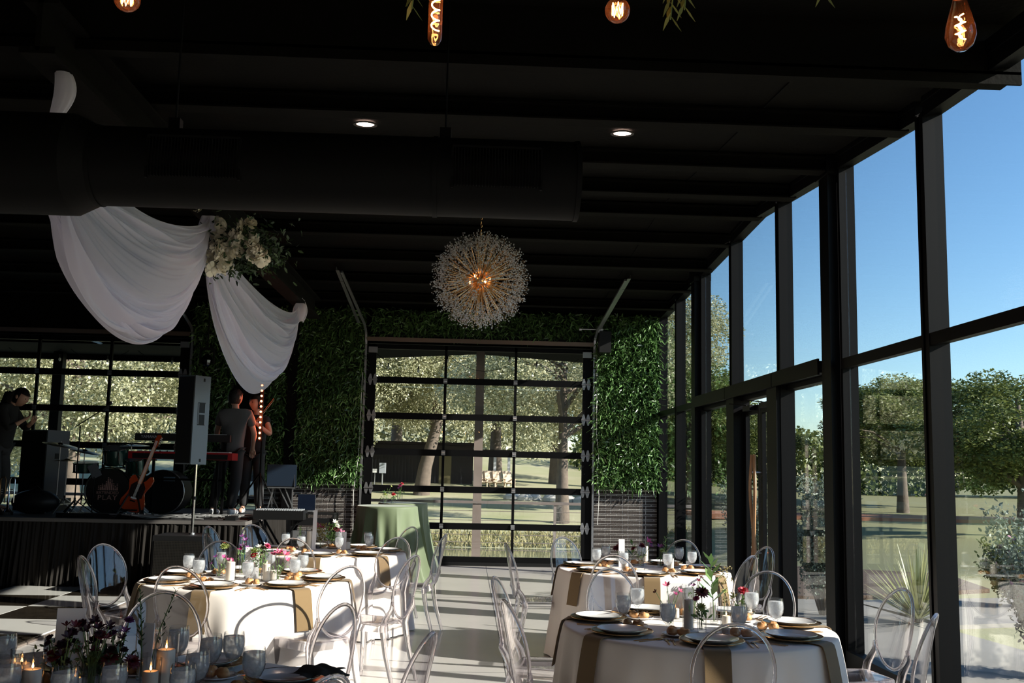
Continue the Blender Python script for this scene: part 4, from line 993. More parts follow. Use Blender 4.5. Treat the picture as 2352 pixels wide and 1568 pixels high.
# ================================================================== COCKTAIL TABLES
for k, (x, y, h, R_, lb) in enumerate(((-1.13, 14.45, 1.07, .43, 'near'), (-.99, 15.75, 1.07, .38, 'far'))):
    t = thing('cocktail_table', 'tall round cocktail table, the %s one of two at the glazed door' % lb, 'table', (x, y, 0), 0, 'cocktail tables')
    MB().cyl((0, 0, h-.03), (0, 0, h-.006), R_-.01, 32).build('tabletop', WOOD, t); MB().cyl((0, 0, .03), (0, 0, h-.03), .03, 12).build('pole', BLK, t); MB().cyl((0, 0, 0.01), (0, 0, .03), .26, 24).build('base', BLK, t)
    rg = random.Random(k); V = []; Fq = []; sg = 240
    for i, f in enumerate([0, .6, .96, 1.0, 1.01, 1.015, 1.02, 1.03, 1.06, 1.10, 1.15, 1.22]):
        d = [0, 0, 0, .006, .03, .1, .2, .35, .55, .75, .9, 1][i]
        for j in range(sg):
            a = 2*PI*j/sg; fo = (1-2*abs(math.sin(5.5*a+k+.5*math.sin(3*a)))**.8)+.25*math.sin(17*a+k)
            r = R_*f+.10*fo*max(0, d-.06)**.8+.10*d*d; V.append((r*math.cos(a), r*math.sin(a), h-(h-.012)*d))
    for i in range(11):
        for j in range(sg):
            a, b = i*sg+j, i*sg+(j+1) % sg; Fq.append((a, a+sg, b+sg, b))
    m = MB(); m.v = V; m.f = Fq; o = m.build('tablecloth', GREEN, None, (x, y, 0), smooth=70); tag(o, 'sage green cloth pooling to the floor over the %s cocktail table' % lb, 'tablecloth', 'green tablecloths')

# ================================================================== VASES, CANDLES, CARDS
PET = {'magenta': mat('magenta_petal', (.42, .03, .17), .55), 'pink': mat('pink_petal', (.62, .10, .20), .55), 'maroon': mat('maroon_petal', (.13, .012, .022), .6), 'purple': mat('purple_petal', (.16, .035, .16), .55),
       'red': mat('red_petal', (.48, .03, .05), .55), 'white': mat('cream_petal', (.75, .72, .62), .6), 'lime': mat('lime_petal', (.42, .48, .16), .6), 'dark': mat('dark_petal', (.035, .008, .02), .6)}
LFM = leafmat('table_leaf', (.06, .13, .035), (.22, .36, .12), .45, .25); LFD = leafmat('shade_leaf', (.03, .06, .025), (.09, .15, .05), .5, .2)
def bloom(kind, m, c_, r, rg, nrm=(0, 0, 1)):
    c_ = Vector(c_); nrm = Vector(nrm).normalized(); Q = nrm.to_track_quat('Z', 'Y')
    def leafq(a, tilt, L, w_):
        d = Vector((math.cos(a)*math.sin(tilt), math.sin(a)*math.sin(tilt), math.cos(tilt))); s_ = Vector((-math.sin(a), math.cos(a), 0))*w_; u = Vector((0, 0, 1))
        P = [s_*.2*-1, s_*.2, d*L*.6+s_, d*L*.6-s_, d*L+s_*.25-u*L*.08, d*L-s_*.25-u*L*.08]
        m.add([c_+Q @ p for p in P], [(0, 1, 2, 3), (3, 2, 4, 5)])
    if kind == 'dahlia':
        for lay, (n, tl, L) in enumerate(((14, 1.45, 1), (12, 1.05, .9), (9, .65, .75), (5, .3, .6))):
            for k in range(n): leafq(2*PI*k/n+lay*.3, tl, r*L, r*.16)
    elif kind == 'rose':
        for lay, (n, tl, L) in enumerate(((7, 1.25, 1), (6, .85, .95), (5, .45, .9), (3, .15, .8))):
            for k in range(n): leafq(2*PI*k/n+lay*.5, tl, r*L, r*.42)
    elif kind == 'lily':
        for k in range(6): leafq(PI*k/3+rg.random()*.2, .8+.15*(k % 2), r*1.15, r*.26)
def vase(name, label, x, y, z, vr, vh, blooms, leaf=None, m_=GLASS, tilt=.2, group='bud vases', water=True, seed=1, flare=0):
    """glass vase with stems; blooms: (colour, kind, radius, dx, dy, height)"""
    rg = random.Random(seed); t = thing(name, label, 'vase', (x, y, z), 0, group)
    MB().lathe([(0, .002), (vr*.9, .002), (vr, .008), (vr+flare, vh), (vr+flare-.0025, vh), (vr-.0035, .012), (0, .010)], n=18).build('glass_body', m_, t)
    sm = MB(); by = {}
    for col, kd, r, dx_, dy_, h in blooms:
        sm.tube([(rg.uniform(-.4, .4)*vr, rg.uniform(-.4, .4)*vr, .014), (dx_*.35, dy_*.35, h*.5), (dx_, dy_, h)], [.0022, .0022, .0018], 5)
        b = MB(); bloom(kd, b, (dx_, dy_, h), r, rg, (dx_*4, dy_*4-.15, .25+rg.random()*.2)); b.build('bloom', PET[col], t, smooth=0)
    sm.build('stem', STEM, t)
    if leaf:
        n, ls, hh, lm = leaf; P = np.stack([RNG.normal(0, vr*1.1, n), RNG.normal(0, vr*1.1, n), vh*.7+RNG.random(n)*hh], 1)
        leaves('foliage', P, RNG.normal(size=(n, 3))+np.array([0, 0, .6]), ls, ls*.42, lm, t, 0, kind='stuff')
    return t
def sprig(label, x, y, z, h, ls, n, m_, vr=.018, vh=.1, lean=(.0, 0), name='leaf_sprig_vase'):
    t = thing(name, label, 'vase', (x, y, z), 0, 'bud vases')
    MB().lathe([(0, .002), (vr*.9, .002), (vr, .008), (vr, vh), (vr-.0025, vh), (vr-.0035, .012), (0, .010)], n=18).build('glass_body', GLASS, t)
    sm = MB().tube([(0, 0, .014), (lean[0]*.4, lean[1]*.4, h*.55), (lean[0], lean[1], h)], [.003, .0025, .0015], 6); sm.build('stem', STEM, t)
    for k in range(n):
        f = .35+.65*k/(n-1); a = k*2.4; b = Vector((lean[0]*f, lean[1]*f, h*f)); d = Vector((math.cos(a)*.8, math.sin(a)*.8, .75)).normalized(); L = ls*(1.15-.5*f)
        s_ = d.cross(Vector((0, 0, 1))).normalized()*L*.2; e = b+d*L
        link('leaf', rawmesh('leaf', np.array([tuple(q) for q in (b-s_*.2, b+s_*.2, b+d*L*.45+s_, b+d*L*.45-s_, e+s_*.1, e-s_*.1)]), np.array([(0, 1, 2, 3), (3, 2, 4, 5)]), m_, np.full(6, rg_l.random())), t)
    return t
rg_l = random.Random(4)
def candle(label, x, y, z, r=.027, h=.15, gr=.036, gh=.22, lit=True, m_=GLASS):
    t = thing('candle_holder', label, 'candle', (x, y, z), 0, 'candles in glass')
    MB().lathe([(0, .002), (gr, .002), (gr+.001, .006), (gr+.001, gh), (gr-.0015, gh), (gr-.0015, .006), (0, .005)], n=24).build('glass_cylinder', m_, t)
    MB().lathe([(0, .006), (r, .006), (r, h-.003), (r-.003, h), (r*.4, h-.004), (0, h-.004)], n=22).build('pillar_candle', WAX, t)
    MB().cyl((0, 0, h-.004), (0, 0, h+.006), .0009, 5).build('wick', BLK, t)
    if lit: MB().lathe([(0, h+.002), (.0035, h+.006), (.0038, h+.010), (.0018, h+.017), (0, h+.022)], n=10).build('flame', FLAME, t)
    return t
def card(label, px, py, Y_, w_, h_, z=TZ, rz=0, m_=PAPER, cat='card'):
    p = atY(px, py, Y_); t = thing('table_card', label, cat, (p.x, Y_, z), rz)
    MB().box((0, 0, h_/2+.004), (w_, .0025, h_), Matrix.Rotation(-.06, 3, 'X')).build('card', m_, t); MB().box((0, .012, .004), (w_*.5, .03, .006)).build('foot', GLASS, t)
    return t
def B(px, py): p = at(px, py, TZ); return p.x, p.y, TZ+.001
# near right table
vase('flower_vase', 'slim vase of pink lilies left of the thick candle on the near right table', *B(1540, 1436), .019, .11, [('pink', 'lily', .028, -.02, 0, .22), ('pink', 'lily', .024, .05, 0, .19), ('magenta', 'lily', .02, .03, .02, .17), ('maroon', 'lily', .018, -.085, 0, .185)], seed=2)
candle('thick unlit-looking ivory pillar candle in a tall glass on the near right table', *B(1581, 1446), .026, .165, .032, .225, lit=False)
vase('flower_vase', 'vase with a dark red dahlia over green hypericum on the near right table', *B(1612, 1452), .026, .10, [('maroon', 'dahlia', .045, -.004, -.02, .215), ('lime', 'dahlia', .03, -.012, -.035, .14), ('magenta', 'dahlia', .024, -.03, 0, .18)], (26, .035, .06, LFM), seed=3)
sprig('vase with a tall bright green leaf stem rising over the near right table', *B(1640, 1432), .36, .125, 13, LFM, .024, .12, (-.02, 0))
vase('flower_vase', 'vase with tan tasselled amaranth on the near right table', *B(1664, 1420), .024, .13, [('lime', 'dahlia', .02, .0, 0, .16)], (130, .018, .22, leafmat('tan_tassel', (.20, .16, .06), (.36, .30, .14), .8, .2)), seed=4)
vase('flower_vase', 'vase with a crimson dahlia at the right of the near right table', *B(1706, 1424), .026, .10, [('red', 'dahlia', .04, 0, -.01, .17), ('lime', 'lily', .03, -.05, 0, .13)], (24, .03, .06, LFM), seed=5)
candle('short ivory candle in clear glass behind the middle of the near right table', *B(1551, 1420), .024, .06, .03, .09)
candle('lit votive in glass right of the leaf stem on the near right table', *B(1668, 1436), .024, .055, .032, .085)
candle('ivory candle in glass beside the crimson dahlia on the near right table', *B(1718, 1412), .026, .10, .034, .14, lit=False)
vase('flower_vase', 'small etched glass with a single purple sprig at the near right table', *B(1592, 1425), .022, .10, [('purple', 'lily', .022, .0, 0, .20), ('pink', 'lily', .02, .03, 0, .23), ('maroon', 'lily', .018, .045, 0, .25)], (20, .02, .12, LFM), seed=6)
candle('low frosted votive at the front of the near right table', *B(1668, 1458), .026, .035, .034, .05, lit=False)
candle('low votive beside the votive at the front of the near right table', *B(1699, 1456), .024, .03, .03, .045, lit=False)
card('tan-edged card standing left of the leaf stem on the near right table', 1556, 1400, 6.25, .135, .19); card('white card behind the tall leaf stem on the near right table', 1624, 1360, 6.1, .105, .255)
# far right table
vase('flower_vase', 'vase of dark red blooms on the far right table before a white card', *B(1422, 1300), .024, .09, [('maroon', 'dahlia', .05, -.02, 0, .16), ('maroon', 'dahlia', .045, .012, -.01, .19), ('maroon', 'lily', .04, .01, -.02, .13)], seed=7)
sprig('small vase of broad green leaves on the far right table', *B(1452, 1296), .20, .09, 8, LFM, .02, .1)
vase('flower_vase', 'vase of violet and maroon blooms at the middle of the far right table', *B(1472, 1302), .026, .12, [('magenta', 'lily', .045, .06, 0, .23), ('purple', 'lily', .04, .08, 0, .19), ('maroon', 'dahlia', .04, .01, 0, .19), ('maroon', 'dahlia', .028, -.07, 0, .165)], (14, .03, .06, LFM), seed=8)
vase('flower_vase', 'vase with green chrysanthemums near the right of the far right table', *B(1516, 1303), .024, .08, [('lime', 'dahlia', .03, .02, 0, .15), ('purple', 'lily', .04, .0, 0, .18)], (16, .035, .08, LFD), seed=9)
sprig('vase with an upright speckled leaf sprig at the right of the far right table', *B(1528, 1302), .27, .05, 22, LFM, .018, .13, (.0, 0))
candle('ivory pillar candle in tall glass left of centre on the far right table', *B(1436, 1312), .027, .12, .036, .17, lit=False); candle('ivory pillar candle in tall glass behind the violet blooms on the far right table', *B(1482, 1290), .027, .15, .036, .2, lit=False)
candle('ivory pillar candle at the right of the far right table', *B(1540, 1308), .03, .10, .037, .13, lit=False); candle('low white votive at the front of the far right table', *B(1470, 1318), .038, .03, .042, .05, lit=False)
card('curled white card standing on the far right table', 1428, 1270, 9.2, .055, .25)
# middle left table
vase('flower_vase', 'small round bottle with magenta orchids at the left front of the middle left table', *B(503, 1326), .026, .07, [('magenta', 'lily', .03, .03, 0, .145), ('magenta', 'lily', .03, .06, 0, .125), ('purple', 'lily', .025, -.03, 0, .15), ('magenta', 'lily', .02, .085, 0, .13), ('purple', 'lily', .02, -.06, 0, .10)], seed=10)
vase('flower_vase', 'vase with a pale green chrysanthemum on the middle left table', *B(513, 1318), .024, .09, [('lime', 'dahlia', .045, 0, 0, .21)], (30, .03, .05, LFM), seed=11)
vase('flower_vase', 'tall vase of purple stock beside the white card of the middle left table', *B(556, 1320), .026, .12, [('purple', 'lily', .035, .0, 0, .22), ('purple', 'lily', .035, .01, 0, .26), ('magenta', 'lily', .035, -.02, 0, .19), ('purple', 'lily', .03, -.01, 0, .29), ('purple', 'lily', .03, .03, 0, .2)], (30, .025, .1, LFM), seed=12)
vase('flower_vase', 'mixed bouquet of roses and white filler in the centre of the middle left table', *B(592, 1328), .032, .12, [('red', 'rose', .034, -.03, -.02, .17), ('pink', 'rose', .03, .06, 0, .24), ('white', 'lily', .03, 0, 0, .23), ('lime', 'rose', .04, -.03, 0, .20), ('white', 'lily', .025, .04, .02, .25)], (170, .022, .14, LFM), seed=13)
vase('flower_vase', 'crystal vase of pink striped lilies at the right of the middle left table', *B(638, 1334), .022, .085, [('pink', 'lily', .042, .0, 0, .20), ('pink', 'lily', .04, .045, 0, .19), ('pink', 'lily', .04, -.03, 0, .19), ('pink', 'lily', .035, .06, 0, .15)], (16, .025, .06, LFM), seed=14)
candle('wide ivory pillar candle in tall glass beside the chrysanthemum on the middle left table', *B(528, 1334), .032, .14, .04, .235); candle('lit ivory pillar candle in tall glass at the centre right of the middle left table', *B(611, 1334), .027, .125, .036, .235)
candle('low ivory candle in glass right of centre on the middle left table', *B(627, 1332), .024, .07, .03, .11, lit=False); candle('low votive at the front of the middle left table', *B(574, 1342), .024, .04, .03, .06, lit=False)
card('white table number card on the middle left table', 580, 1270, 7.85, .11, .23)
# back left table
sprig('vase with an upright silver leaf sprig at the left of the back left table', *B(688, 1264), .24, .04, 26, LFM, .02, .1)
vase('flower_vase', 'ribbed vase of pink lilies and golden filler on the back left table', *B(734, 1260), .038, .10, [('pink', 'lily', .05, -.03, 0, .22), ('magenta', 'lily', .045, .01, 0, .21)], (220, .028, .18, leafmat('golden_filler', (.20, .14, .03), (.4, .34, .12), .7, .3)), seed=15)
vase('flower_vase', 'vase heaped with maroon and white blooms on the back left table', *B(760, 1258), .034, .10, [('maroon', 'dahlia', .05, -.01, 0, .20), ('maroon', 'dahlia', .045, .05, 0, .19), ('white', 'lily', .04, .03, 0, .26), ('pink', 'lily', .05, .10, 0, .15), ('white', 'dahlia', .03, .06, 0, .23)], (200, .035, .17, LFM), seed=16)
candle('tall ivory pillar candle in glass at the left of the back left table', *B(710, 1262), .032, .19, .04, .23, lit=False); candle('wide ivory candle in glass at the right of the back left table', *B(795, 1262), .04, .08, .048, .12, lit=False)
card('narrow pale menu card standing on the back left table', 722, 1230, 10.5, .04, .4); card('small pink-edged card at the right of the back left table', 790, 1235, 10.45, .05, .19)
# dark front table
def Bz(px, py, z=TZ): p = at(px, py, z); return p.x, p.y, TZ+.001
candle('tall lit ivory pillar candle in glass at the right of the dark front table', *Bz(383, 1478, .96), .033, .18, .042, .235)
candle('short lit candle in glass before the tall candle on the dark front table', *Bz(346, 1541, .875), .028, .115, .037, .16)
candle('lit votive in a tapered glass near the bottom edge on the dark front table', *Bz(173, 1556, .85), .022, .09, .04, .13)
candle('front of two pink-lit pillar candles at the left of the dark front table', *Bz(75, 1536, .905), .031, .145, .038, .19)
candle('rear of two pink-lit pillar candles at the left of the dark front table', *Bz(50, 1520, .92), .031, .155, .038, .205)
candle('small lit candle behind the dark card on the front left table', *Bz(346, 1488, .86), .024, .10, .03, .15)
def darkset(n, seed, cols, h0, h1, sp):
    rg = random.Random(seed); return [(rg.choice(cols), rg.choice(('dahlia', 'lily', 'rose')), rg.uniform(.016, .028), rg.gauss(0, sp), rg.gauss(0, sp*.6), rg.uniform(h0, h1)) for _ in range(n)]
x, y, z = Bz(145, 1500, .92)
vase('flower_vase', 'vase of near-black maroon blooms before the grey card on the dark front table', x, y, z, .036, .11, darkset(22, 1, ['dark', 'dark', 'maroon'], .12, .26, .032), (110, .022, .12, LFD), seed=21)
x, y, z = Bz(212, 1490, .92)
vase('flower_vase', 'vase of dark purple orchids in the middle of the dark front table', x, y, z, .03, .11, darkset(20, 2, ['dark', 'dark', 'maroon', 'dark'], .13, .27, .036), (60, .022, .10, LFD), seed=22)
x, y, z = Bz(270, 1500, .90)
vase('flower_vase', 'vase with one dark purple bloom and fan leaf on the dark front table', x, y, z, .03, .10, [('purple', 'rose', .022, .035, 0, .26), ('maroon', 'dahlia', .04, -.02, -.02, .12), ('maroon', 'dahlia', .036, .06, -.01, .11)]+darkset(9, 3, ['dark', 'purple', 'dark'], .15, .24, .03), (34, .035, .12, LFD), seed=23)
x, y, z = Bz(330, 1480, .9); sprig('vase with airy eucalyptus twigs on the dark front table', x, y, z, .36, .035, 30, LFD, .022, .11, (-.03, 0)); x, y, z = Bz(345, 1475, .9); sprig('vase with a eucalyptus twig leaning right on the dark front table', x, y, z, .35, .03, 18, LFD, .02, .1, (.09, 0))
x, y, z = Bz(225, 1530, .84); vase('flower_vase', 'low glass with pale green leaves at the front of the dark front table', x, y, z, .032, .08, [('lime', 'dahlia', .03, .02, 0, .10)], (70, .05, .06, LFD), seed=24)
card('large pale grey card standing at the left of the dark front table', 158, 1480, 3.98, .105, .305, rz=.1); card('small dark grey card behind the tall candle on the dark front table', 338, 1480, 4.2, .05, .22, rz=-.3)
for px, py, lb in ((14, 1452, 'upper one at the far left edge'), (22, 1516, 'lower one at the far left edge'), (265, 1518, 'in the middle among the vases'), (412, 1436, 'behind the tall candle'), (487, 1455, 'farther one right of the tall candle'), (456, 1490, 'nearer one right of the tall candle')):
    p = at(px, py, TZ+.188); pgb.put((p.x, p.y, TZ+.001), px*.1, 'goblet of iced water on the dark front table, '+lb, 'water goblets')
tag(MB().grid(lambda u, v: ((u-.5)*.2+.02*math.sin(v*9), (v-.5)*.13, .012+.035*math.sin(PI*u)*math.sin(PI*v)+.006*math.sin(u*17+v*5)), 24, 16).build('dark_napkin', mat('black_cloth', (.02, .018, .016), .9), None, tuple(at(732, 1552, .79)), (0, 0, .3)), 'crumpled black napkin at the right rim of the dark front table', 'napkin')
# cocktail table dressing
def Bc(px, py): p = at(px, py, 1.07); return p.x, p.y, 1.072
vase('flower_vase', 'left etched glass with a yellow bloom and tall green spike on the near cocktail table', *Bc(884, 1158), .034, .095, [('lime', 'rose', .03, 0, 0, .14), ('lime', 'lily', .02, .08, 0, .26)], (40, .03, .14, LFM), seed=31)
vase('flower_vase', 'right etched glass with a red bloom on the near cocktail table', *Bc(903, 1157), .034, .095, [('red', 'rose', .038, 0, -.01, .135)], (20, .035, .05, LFM), seed=32)
x, y, z = Bc(918, 1149); vase('flower_vase', 'etched glass with magenta blooms on the far cocktail table', x, y, z, .045, .13, [('magenta', 'dahlia', .04, .0, 0, .24), ('purple', 'lily', .035, -.02, 0, .19), ('red', 'dahlia', .035, .03, 0, .27)], (24, .035, .06, LFM), seed=33)
for px, lb in ((893, 'tall grey sign card on the far cocktail table'), (886, 'small pale sign card on the far cocktail table')): pass

# ================================================================== HANGING BULBS AND GREENERY
def hang(kind, px, pz, Y_, label):
    p = atY(px, pz, Y_); t = thing('edison_bulb', label, 'bulb', (p.x, Y_, p.z), 0, 'glowing filament bulbs')
    if kind == 'globe':
        r = .031; MB().lathe([(r*math.sin(a), r-r*math.cos(a)) for a in [i*PI/12 for i in range(11)]]+[(.013, r*2.1), (.013, r*2.35)], n=24).build('glass_envelope', AMBER, t); hz = r*2.35
        f = MB(); pts = []
        for k in range(6):
            a = k*PI/3; pts += [(.012*math.cos(a), .012*math.sin(a), r*.6), (.014*math.cos(a+.5), .014*math.sin(a+.5), r*1.5)]
        f.tube(pts+[pts[0]], .0013, 5); f.build('filament', FIL, t)
    elif kind == 'tube':
        r = .0165; MB().lathe([(0, 0), (r*.6, .003), (r, .014), (r, .15), (r*.8, .165), (.011, .17)], n=20).build('glass_envelope', AMBER, t); hz = .17
        MB().tube([(.009*math.cos(k*.55), .009*math.sin(k*.55), .035+k*.0022) for k in range(56)], .0016, 5).build('filament', FIL, t)
    else:
        MB().lathe([(0, 0), (.012, .002), (.026, .014), (.033, .034), (.031, .055), (.022, .09), (.0145, .118), (.013, .128)], n=24).build('glass_envelope', AMBER, t); hz = .128
        for s_ in (-1, 1): MB().tube([(s_*.004+.007*math.cos(k*.6*s_), .007*math.sin(k*.6*s_), .028+k*.0019) for k in range(30)], .0013, 5).build('filament', FIL, t)
        MB().cyl((0, 0, .085), (0, 0, .118), .005, 8).build('glass_stem', GLASS, t)
    bl = bpy.data.lights.new('bulb_light', 'POINT'); bl.energy = .02; bl.color = (1, .42, .15); bl.shadow_soft_size = .008; bo = bpy.data.objects.new('bulb_light', bl); C.objects.link(bo); bo.parent = t; bo.location = (0, 0, hz*.5)
    MB().cyl((0, 0, hz-.004), (0, 0, hz+.05), .016, 14).build('socket', mat('copper_socket', (.45, .18, .1), .35, .8) if 'copper_socket' not in bpy.data.materials else bpy.data.materials['copper_socket'], t)
    MB().cyl((0, 0, hz+.05), (0, 0, 4.54-p.z), .003, 6).build('cord', BLK, t)
hang('globe', 290, 26, 2.3, 'round filament bulb at the upper left edge'); hang('tube', 998, 104, 2.2, 'tubular spiral filament bulb hanging top centre')
hang('globe', 1418, 52, 2.3, 'round filament bulb right of the tubular bulb'); hang('pear', 2208, 117, 2.05, 'pear-shaped double spiral filament bulb at the upper right')
GRN = leafmat('hanging_leaf', (.10, .13, .03), (.24, .26, .07), .5, .3)
for px, py, lb in ((945, 38, 'green leaf sprig hanging beside the tubular bulb'), (1540, 62, 'larger green leaf sprig hanging right of the round bulb'), (1572, 40, 'smaller leaf sprig beside the larger hanging sprig'), (1893, 8, 'tip of a green sprig at the top edge between the bulbs')):
    p = atY(px, py, 2.4); t = thing('hanging_greenery', lb, 'greenery', (p.x, 2.4, p.z)); MB().tube([(0, 0, .02), (.01, 0, .12), (.0, 0, 4.53-p.z)], .0018, 5).build('stem', STEM, t)
    for k in range(18):
        f = k/18; a = k*2.1; b = Vector((0, 0, .03+f*.22)); d = Vector((math.cos(a)*.55, math.sin(a)*.55, -.8)).normalized(); L = .05; s_ = d.cross(Vector((0, 0, 1))).normalized()*.006; e = b+d*L
        link('leaf', rawmesh('leaf', np.array([tuple(q) for q in (b-s_*.3, b+s_*.3, b+d*L*.5+s_, b+d*L*.5-s_, e+s_*.1, e-s_*.1)]), np.array([(0, 1, 2, 3), (3, 2, 4, 5)]), GRN, np.full(6, rg_l.random())), t)

# ================================================================== STAGE GEAR
LOGO = mat('pale_pink_print', (.50, .30, .27), .6); LWH = mat('white_print', (.6, .6, .62), .6)
def text(s, size, m_, parent, loc, rot, name='lettering', ext=.0008, bold=0, sp=1.0, sx=1):
    cu = bpy.data.curves.new(name, 'FONT'); cu.body = s; cu.size = size; cu.extrude = ext; cu.align_x = 'CENTER'; cu.align_y = 'CENTER'; cu.offset = bold; cu.space_character = sp; cu.resolution_u = 3
    tmp = bpy.data.objects.new('tmp', cu); C.objects.link(tmp); dg = bpy.context.evaluated_depsgraph_get(); me = bpy.data.meshes.new_from_object(tmp.evaluated_get(dg)); bpy.data.objects.remove(tmp)
    me.materials.clear(); me.materials.append(m_); return link(name, me, parent, loc, rot, (sx, 1, 1))
FR = (PI/2, 0, 0)                                        # facing the camera
# subwoofer + column speaker
t = thing('subwoofer', 'black subwoofer cabinet with perforated front before the stage', 'speaker', (-3.42, 12.55, 0))
MB().box((0, 0, .38), (.62, .6, .74)).build('cabinet', RUBBER, t, smooth=0)
GR2 = mat('perforated_metal', (.03, .028, .026), .5, .6)
n_ = GR2.node_tree; b_ = n_.nodes['Principled BSDF']; tc_ = n_.nodes.new('ShaderNodeTexCoord'); vo = n_.nodes.new('ShaderNodeTexVoronoi'); vo.inputs['Scale'].default_value = 55; vo.inputs['Randomness'].default_value = 0; rp2 = n_.nodes.new('ShaderNodeValToRGB'); rp2.color_ramp.elements[0].color = (.002, .002, .002, 1); rp2.color_ramp.elements[1].color = (.022, .02, .017, 1); rp2.color_ramp.elements[0].position = .3; rp2.color_ramp.elements[1].position = .42
n_.links.new(tc_.outputs['Object'], vo.inputs['Vector']); n_.links.new(vo.outputs['Distance'], rp2.inputs[0]); n_.links.new(rp2.outputs[0], b_.inputs['Base Color'])
MB().box((0, -.303, .36), (.57, .012, .66)).build('grille', GR2, t, smooth=0); MB().cyl((.07, .0, .75), (.07, 0, .77), .035, 16).build('pole_socket', STEEL, t)
for x in (-.25, .25):
    for y in (-.24, .24): MB().cyl((x, y, 0), (x, y, .012), .02, 8).build('foot', RUBBER, t)
t = thing('speaker_pole', 'thin steel pole rising from the subwoofer to the tall speaker', 'pole', (-3.35, 12.55, .77)); MB().cyl((0, 0, 0), (0, 0, .86), .0185, 12).build('tube', CHROME, t); MB().cyl((0, 0, .4), (0, 0, .44), .025, 12).build('collar', RUBBER, t)
SPB = mat('speaker_side_reflection', (.16, .19, .22), .45)  # light-blue reflection on the cabinet side, put into its colour
t = thing('column_speaker', 'tall narrow loudspeaker on a pole with a pale side and recessed handle', 'speaker', (-3.42, 12.55, 1.60), -.52)
MB().box((0, 0, .545), (.26, .26, 1.09)).build('cabinet', SPB, t, smooth=0); MB().box((0, -.135, .545), (.25, .012, 1.06)).build('grille', GRILLE, t, smooth=0)
h_ = MB().box((.1305, .0, .62), (.006, .12, .28)).build('handle_plate', RUBBER, t); MB().box((.136, 0, .62), (.014, .10, .02)).box((.133, .055, .62), (.008, .012, .26)).box((.133, -.055, .62), (.008, .012, .26)).build('grip', SPB, h_)
MB().box((.1305, .02, 1.04), (.003, .03, .04)).build('badge', RUBBER, t); MB().box((.1305, .02, .05), (.003, .03, .04)).build('badge', RUBBER, t)
# drum kit
t = thing('bass_drum', 'bass drum with a printed black front head at the centre of the stage', 'drum', (-5.02, 14.55, SZ+.33))
SHELL = mat('dark_green_shell', (.01, .06, .05), .2, .4, coat=.6)
MB().tube([(0, -.22, 0), (0, .22, 0)], .31, 40).build('shell', SHELL, t); MB().cyl((0, -.235, 0), (0, -.225, 0), .30, 40).build('front_head', mat('drum_head', (.012, .012, .012), .4), t)
for y in (-.225, .225): MB().tube([(.322*math.cos(a), y, .322*math.sin(a)) for a in [i*PI/18 for i in range(37)]], .012, 6, False).build('hoop', mat('black_hoop', (.015, .015, .015), .25) if y < 0 else bpy.data.materials['black_hoop'], t)
for k in range(10):
    a = k*PI/5; MB().cyl((.33*math.cos(a), -.2, .33*math.sin(a)), (.33*math.cos(a), -.08, .33*math.sin(a)), .008, 6).build('lug', CHROME, t)
for s_ in (-1, 1): MB().cyl((s_*.3, -.1, -.1), (s_*.4, -.2, -.325), .01, 8).build('spur', CHROME, t)
lg = MB(); hts = [(2, 0), (2, 1), (3, 2), (2, 2), (3, 4), (3, 7), (2, 6), (3, 5), (1, 3), (1, 1), (2, 1)]
tot = [3, 3.6, 4.4, 4.0, 6, 8.2, 7.6, 6.4, 4.6, 3.4, 4.2]
for i in range(11):
    x = -.128+i*.0256; H_ = tot[i]*.0225; solid = H_*[.0, .33, .5, .4, .62, .75, .7, .6, .35, .3, .35][i]
    if solid > 0: lg.box((x, -.238, .005+solid/2), (.017, .002, solid))
    z = .005+solid+.008
    while z < H_: lg.box((x, -.238, z+.004), (.017, .002, .010)); z += .0215
lg.build('printed_bars', LOGO, t, smooth=0)
text('EXTENDED', .058, LOGO, t, (0, -.238, -.03), FR, sx=1.05); text('PLAY', .098, LOGO, t, (0, -.238, -.098), FR, sp=1.15, sx=1.12)
def drum(name, lb, c_, r, h_, tilt=(0, 0, 0)):
    t = thing(name, lb, 'drum', c_); t.rotation_euler = tilt
    MB().tube([(0, 0, -h_/2), (0, 0, h_/2)], r, 28).build('shell', SHELL, t); MB().cyl((0, 0, h_/2), (0, 0, h_/2+.004), r*.98, 28).build('head', mat('clear_head', (.15, .14, .13), .35) if 'clear_head' not in bpy.data.materials else bpy.data.materials['clear_head'], t)
    for z in (-h_/2, h_/2): MB().tube([(r*1.02*math.cos(a), r*1.02*math.sin(a), z) for a in [i*PI/14 for i in range(29)]], .007, 6, False).build('hoop', CHROME, t)
    for k in range(6):
        a = k*PI/3; MB().cyl((r*1.03*math.cos(a), r*1.03*math.sin(a), -h_*.35), (r*1.03*math.cos(a), r*1.03*math.sin(a), h_*.35), .006, 6).build('lug', CHROME, t)
    return t
drum('tom_drum', 'dark green rack tom above the bass drum', (-5.0, 14.5, 1.70), .17, .22, (.3, 0, 0)); drum('snare_drum', 'snare drum left of the bass drum', (-5.45, 14.6, 1.52), .17, .13, (.1, 0, 0))
drum('tom_drum', 'second rack tom right of the first one', (-4.72, 14.55, 1.56), .155, .22, (.3, 0, -.2)); drum('floor_tom', 'floor tom at the right of the drum kit', (-4.62, 15.0, 1.22), .2, .38)
MB().cyl((-4.8, 14.5, SZ+.6), (-5.0, 14.55, 1.62), .012, 8).build('tom_mount', CHROME); tag(C.objects['tom_mount'] if 'tom_mount' in C.objects else bpy.data.objects['tom_mount'], 'steel tom holder rising from the bass drum', 'stand')
CYM = mat('bronze_cymbal', (.22, .17, .09), .25, 1)
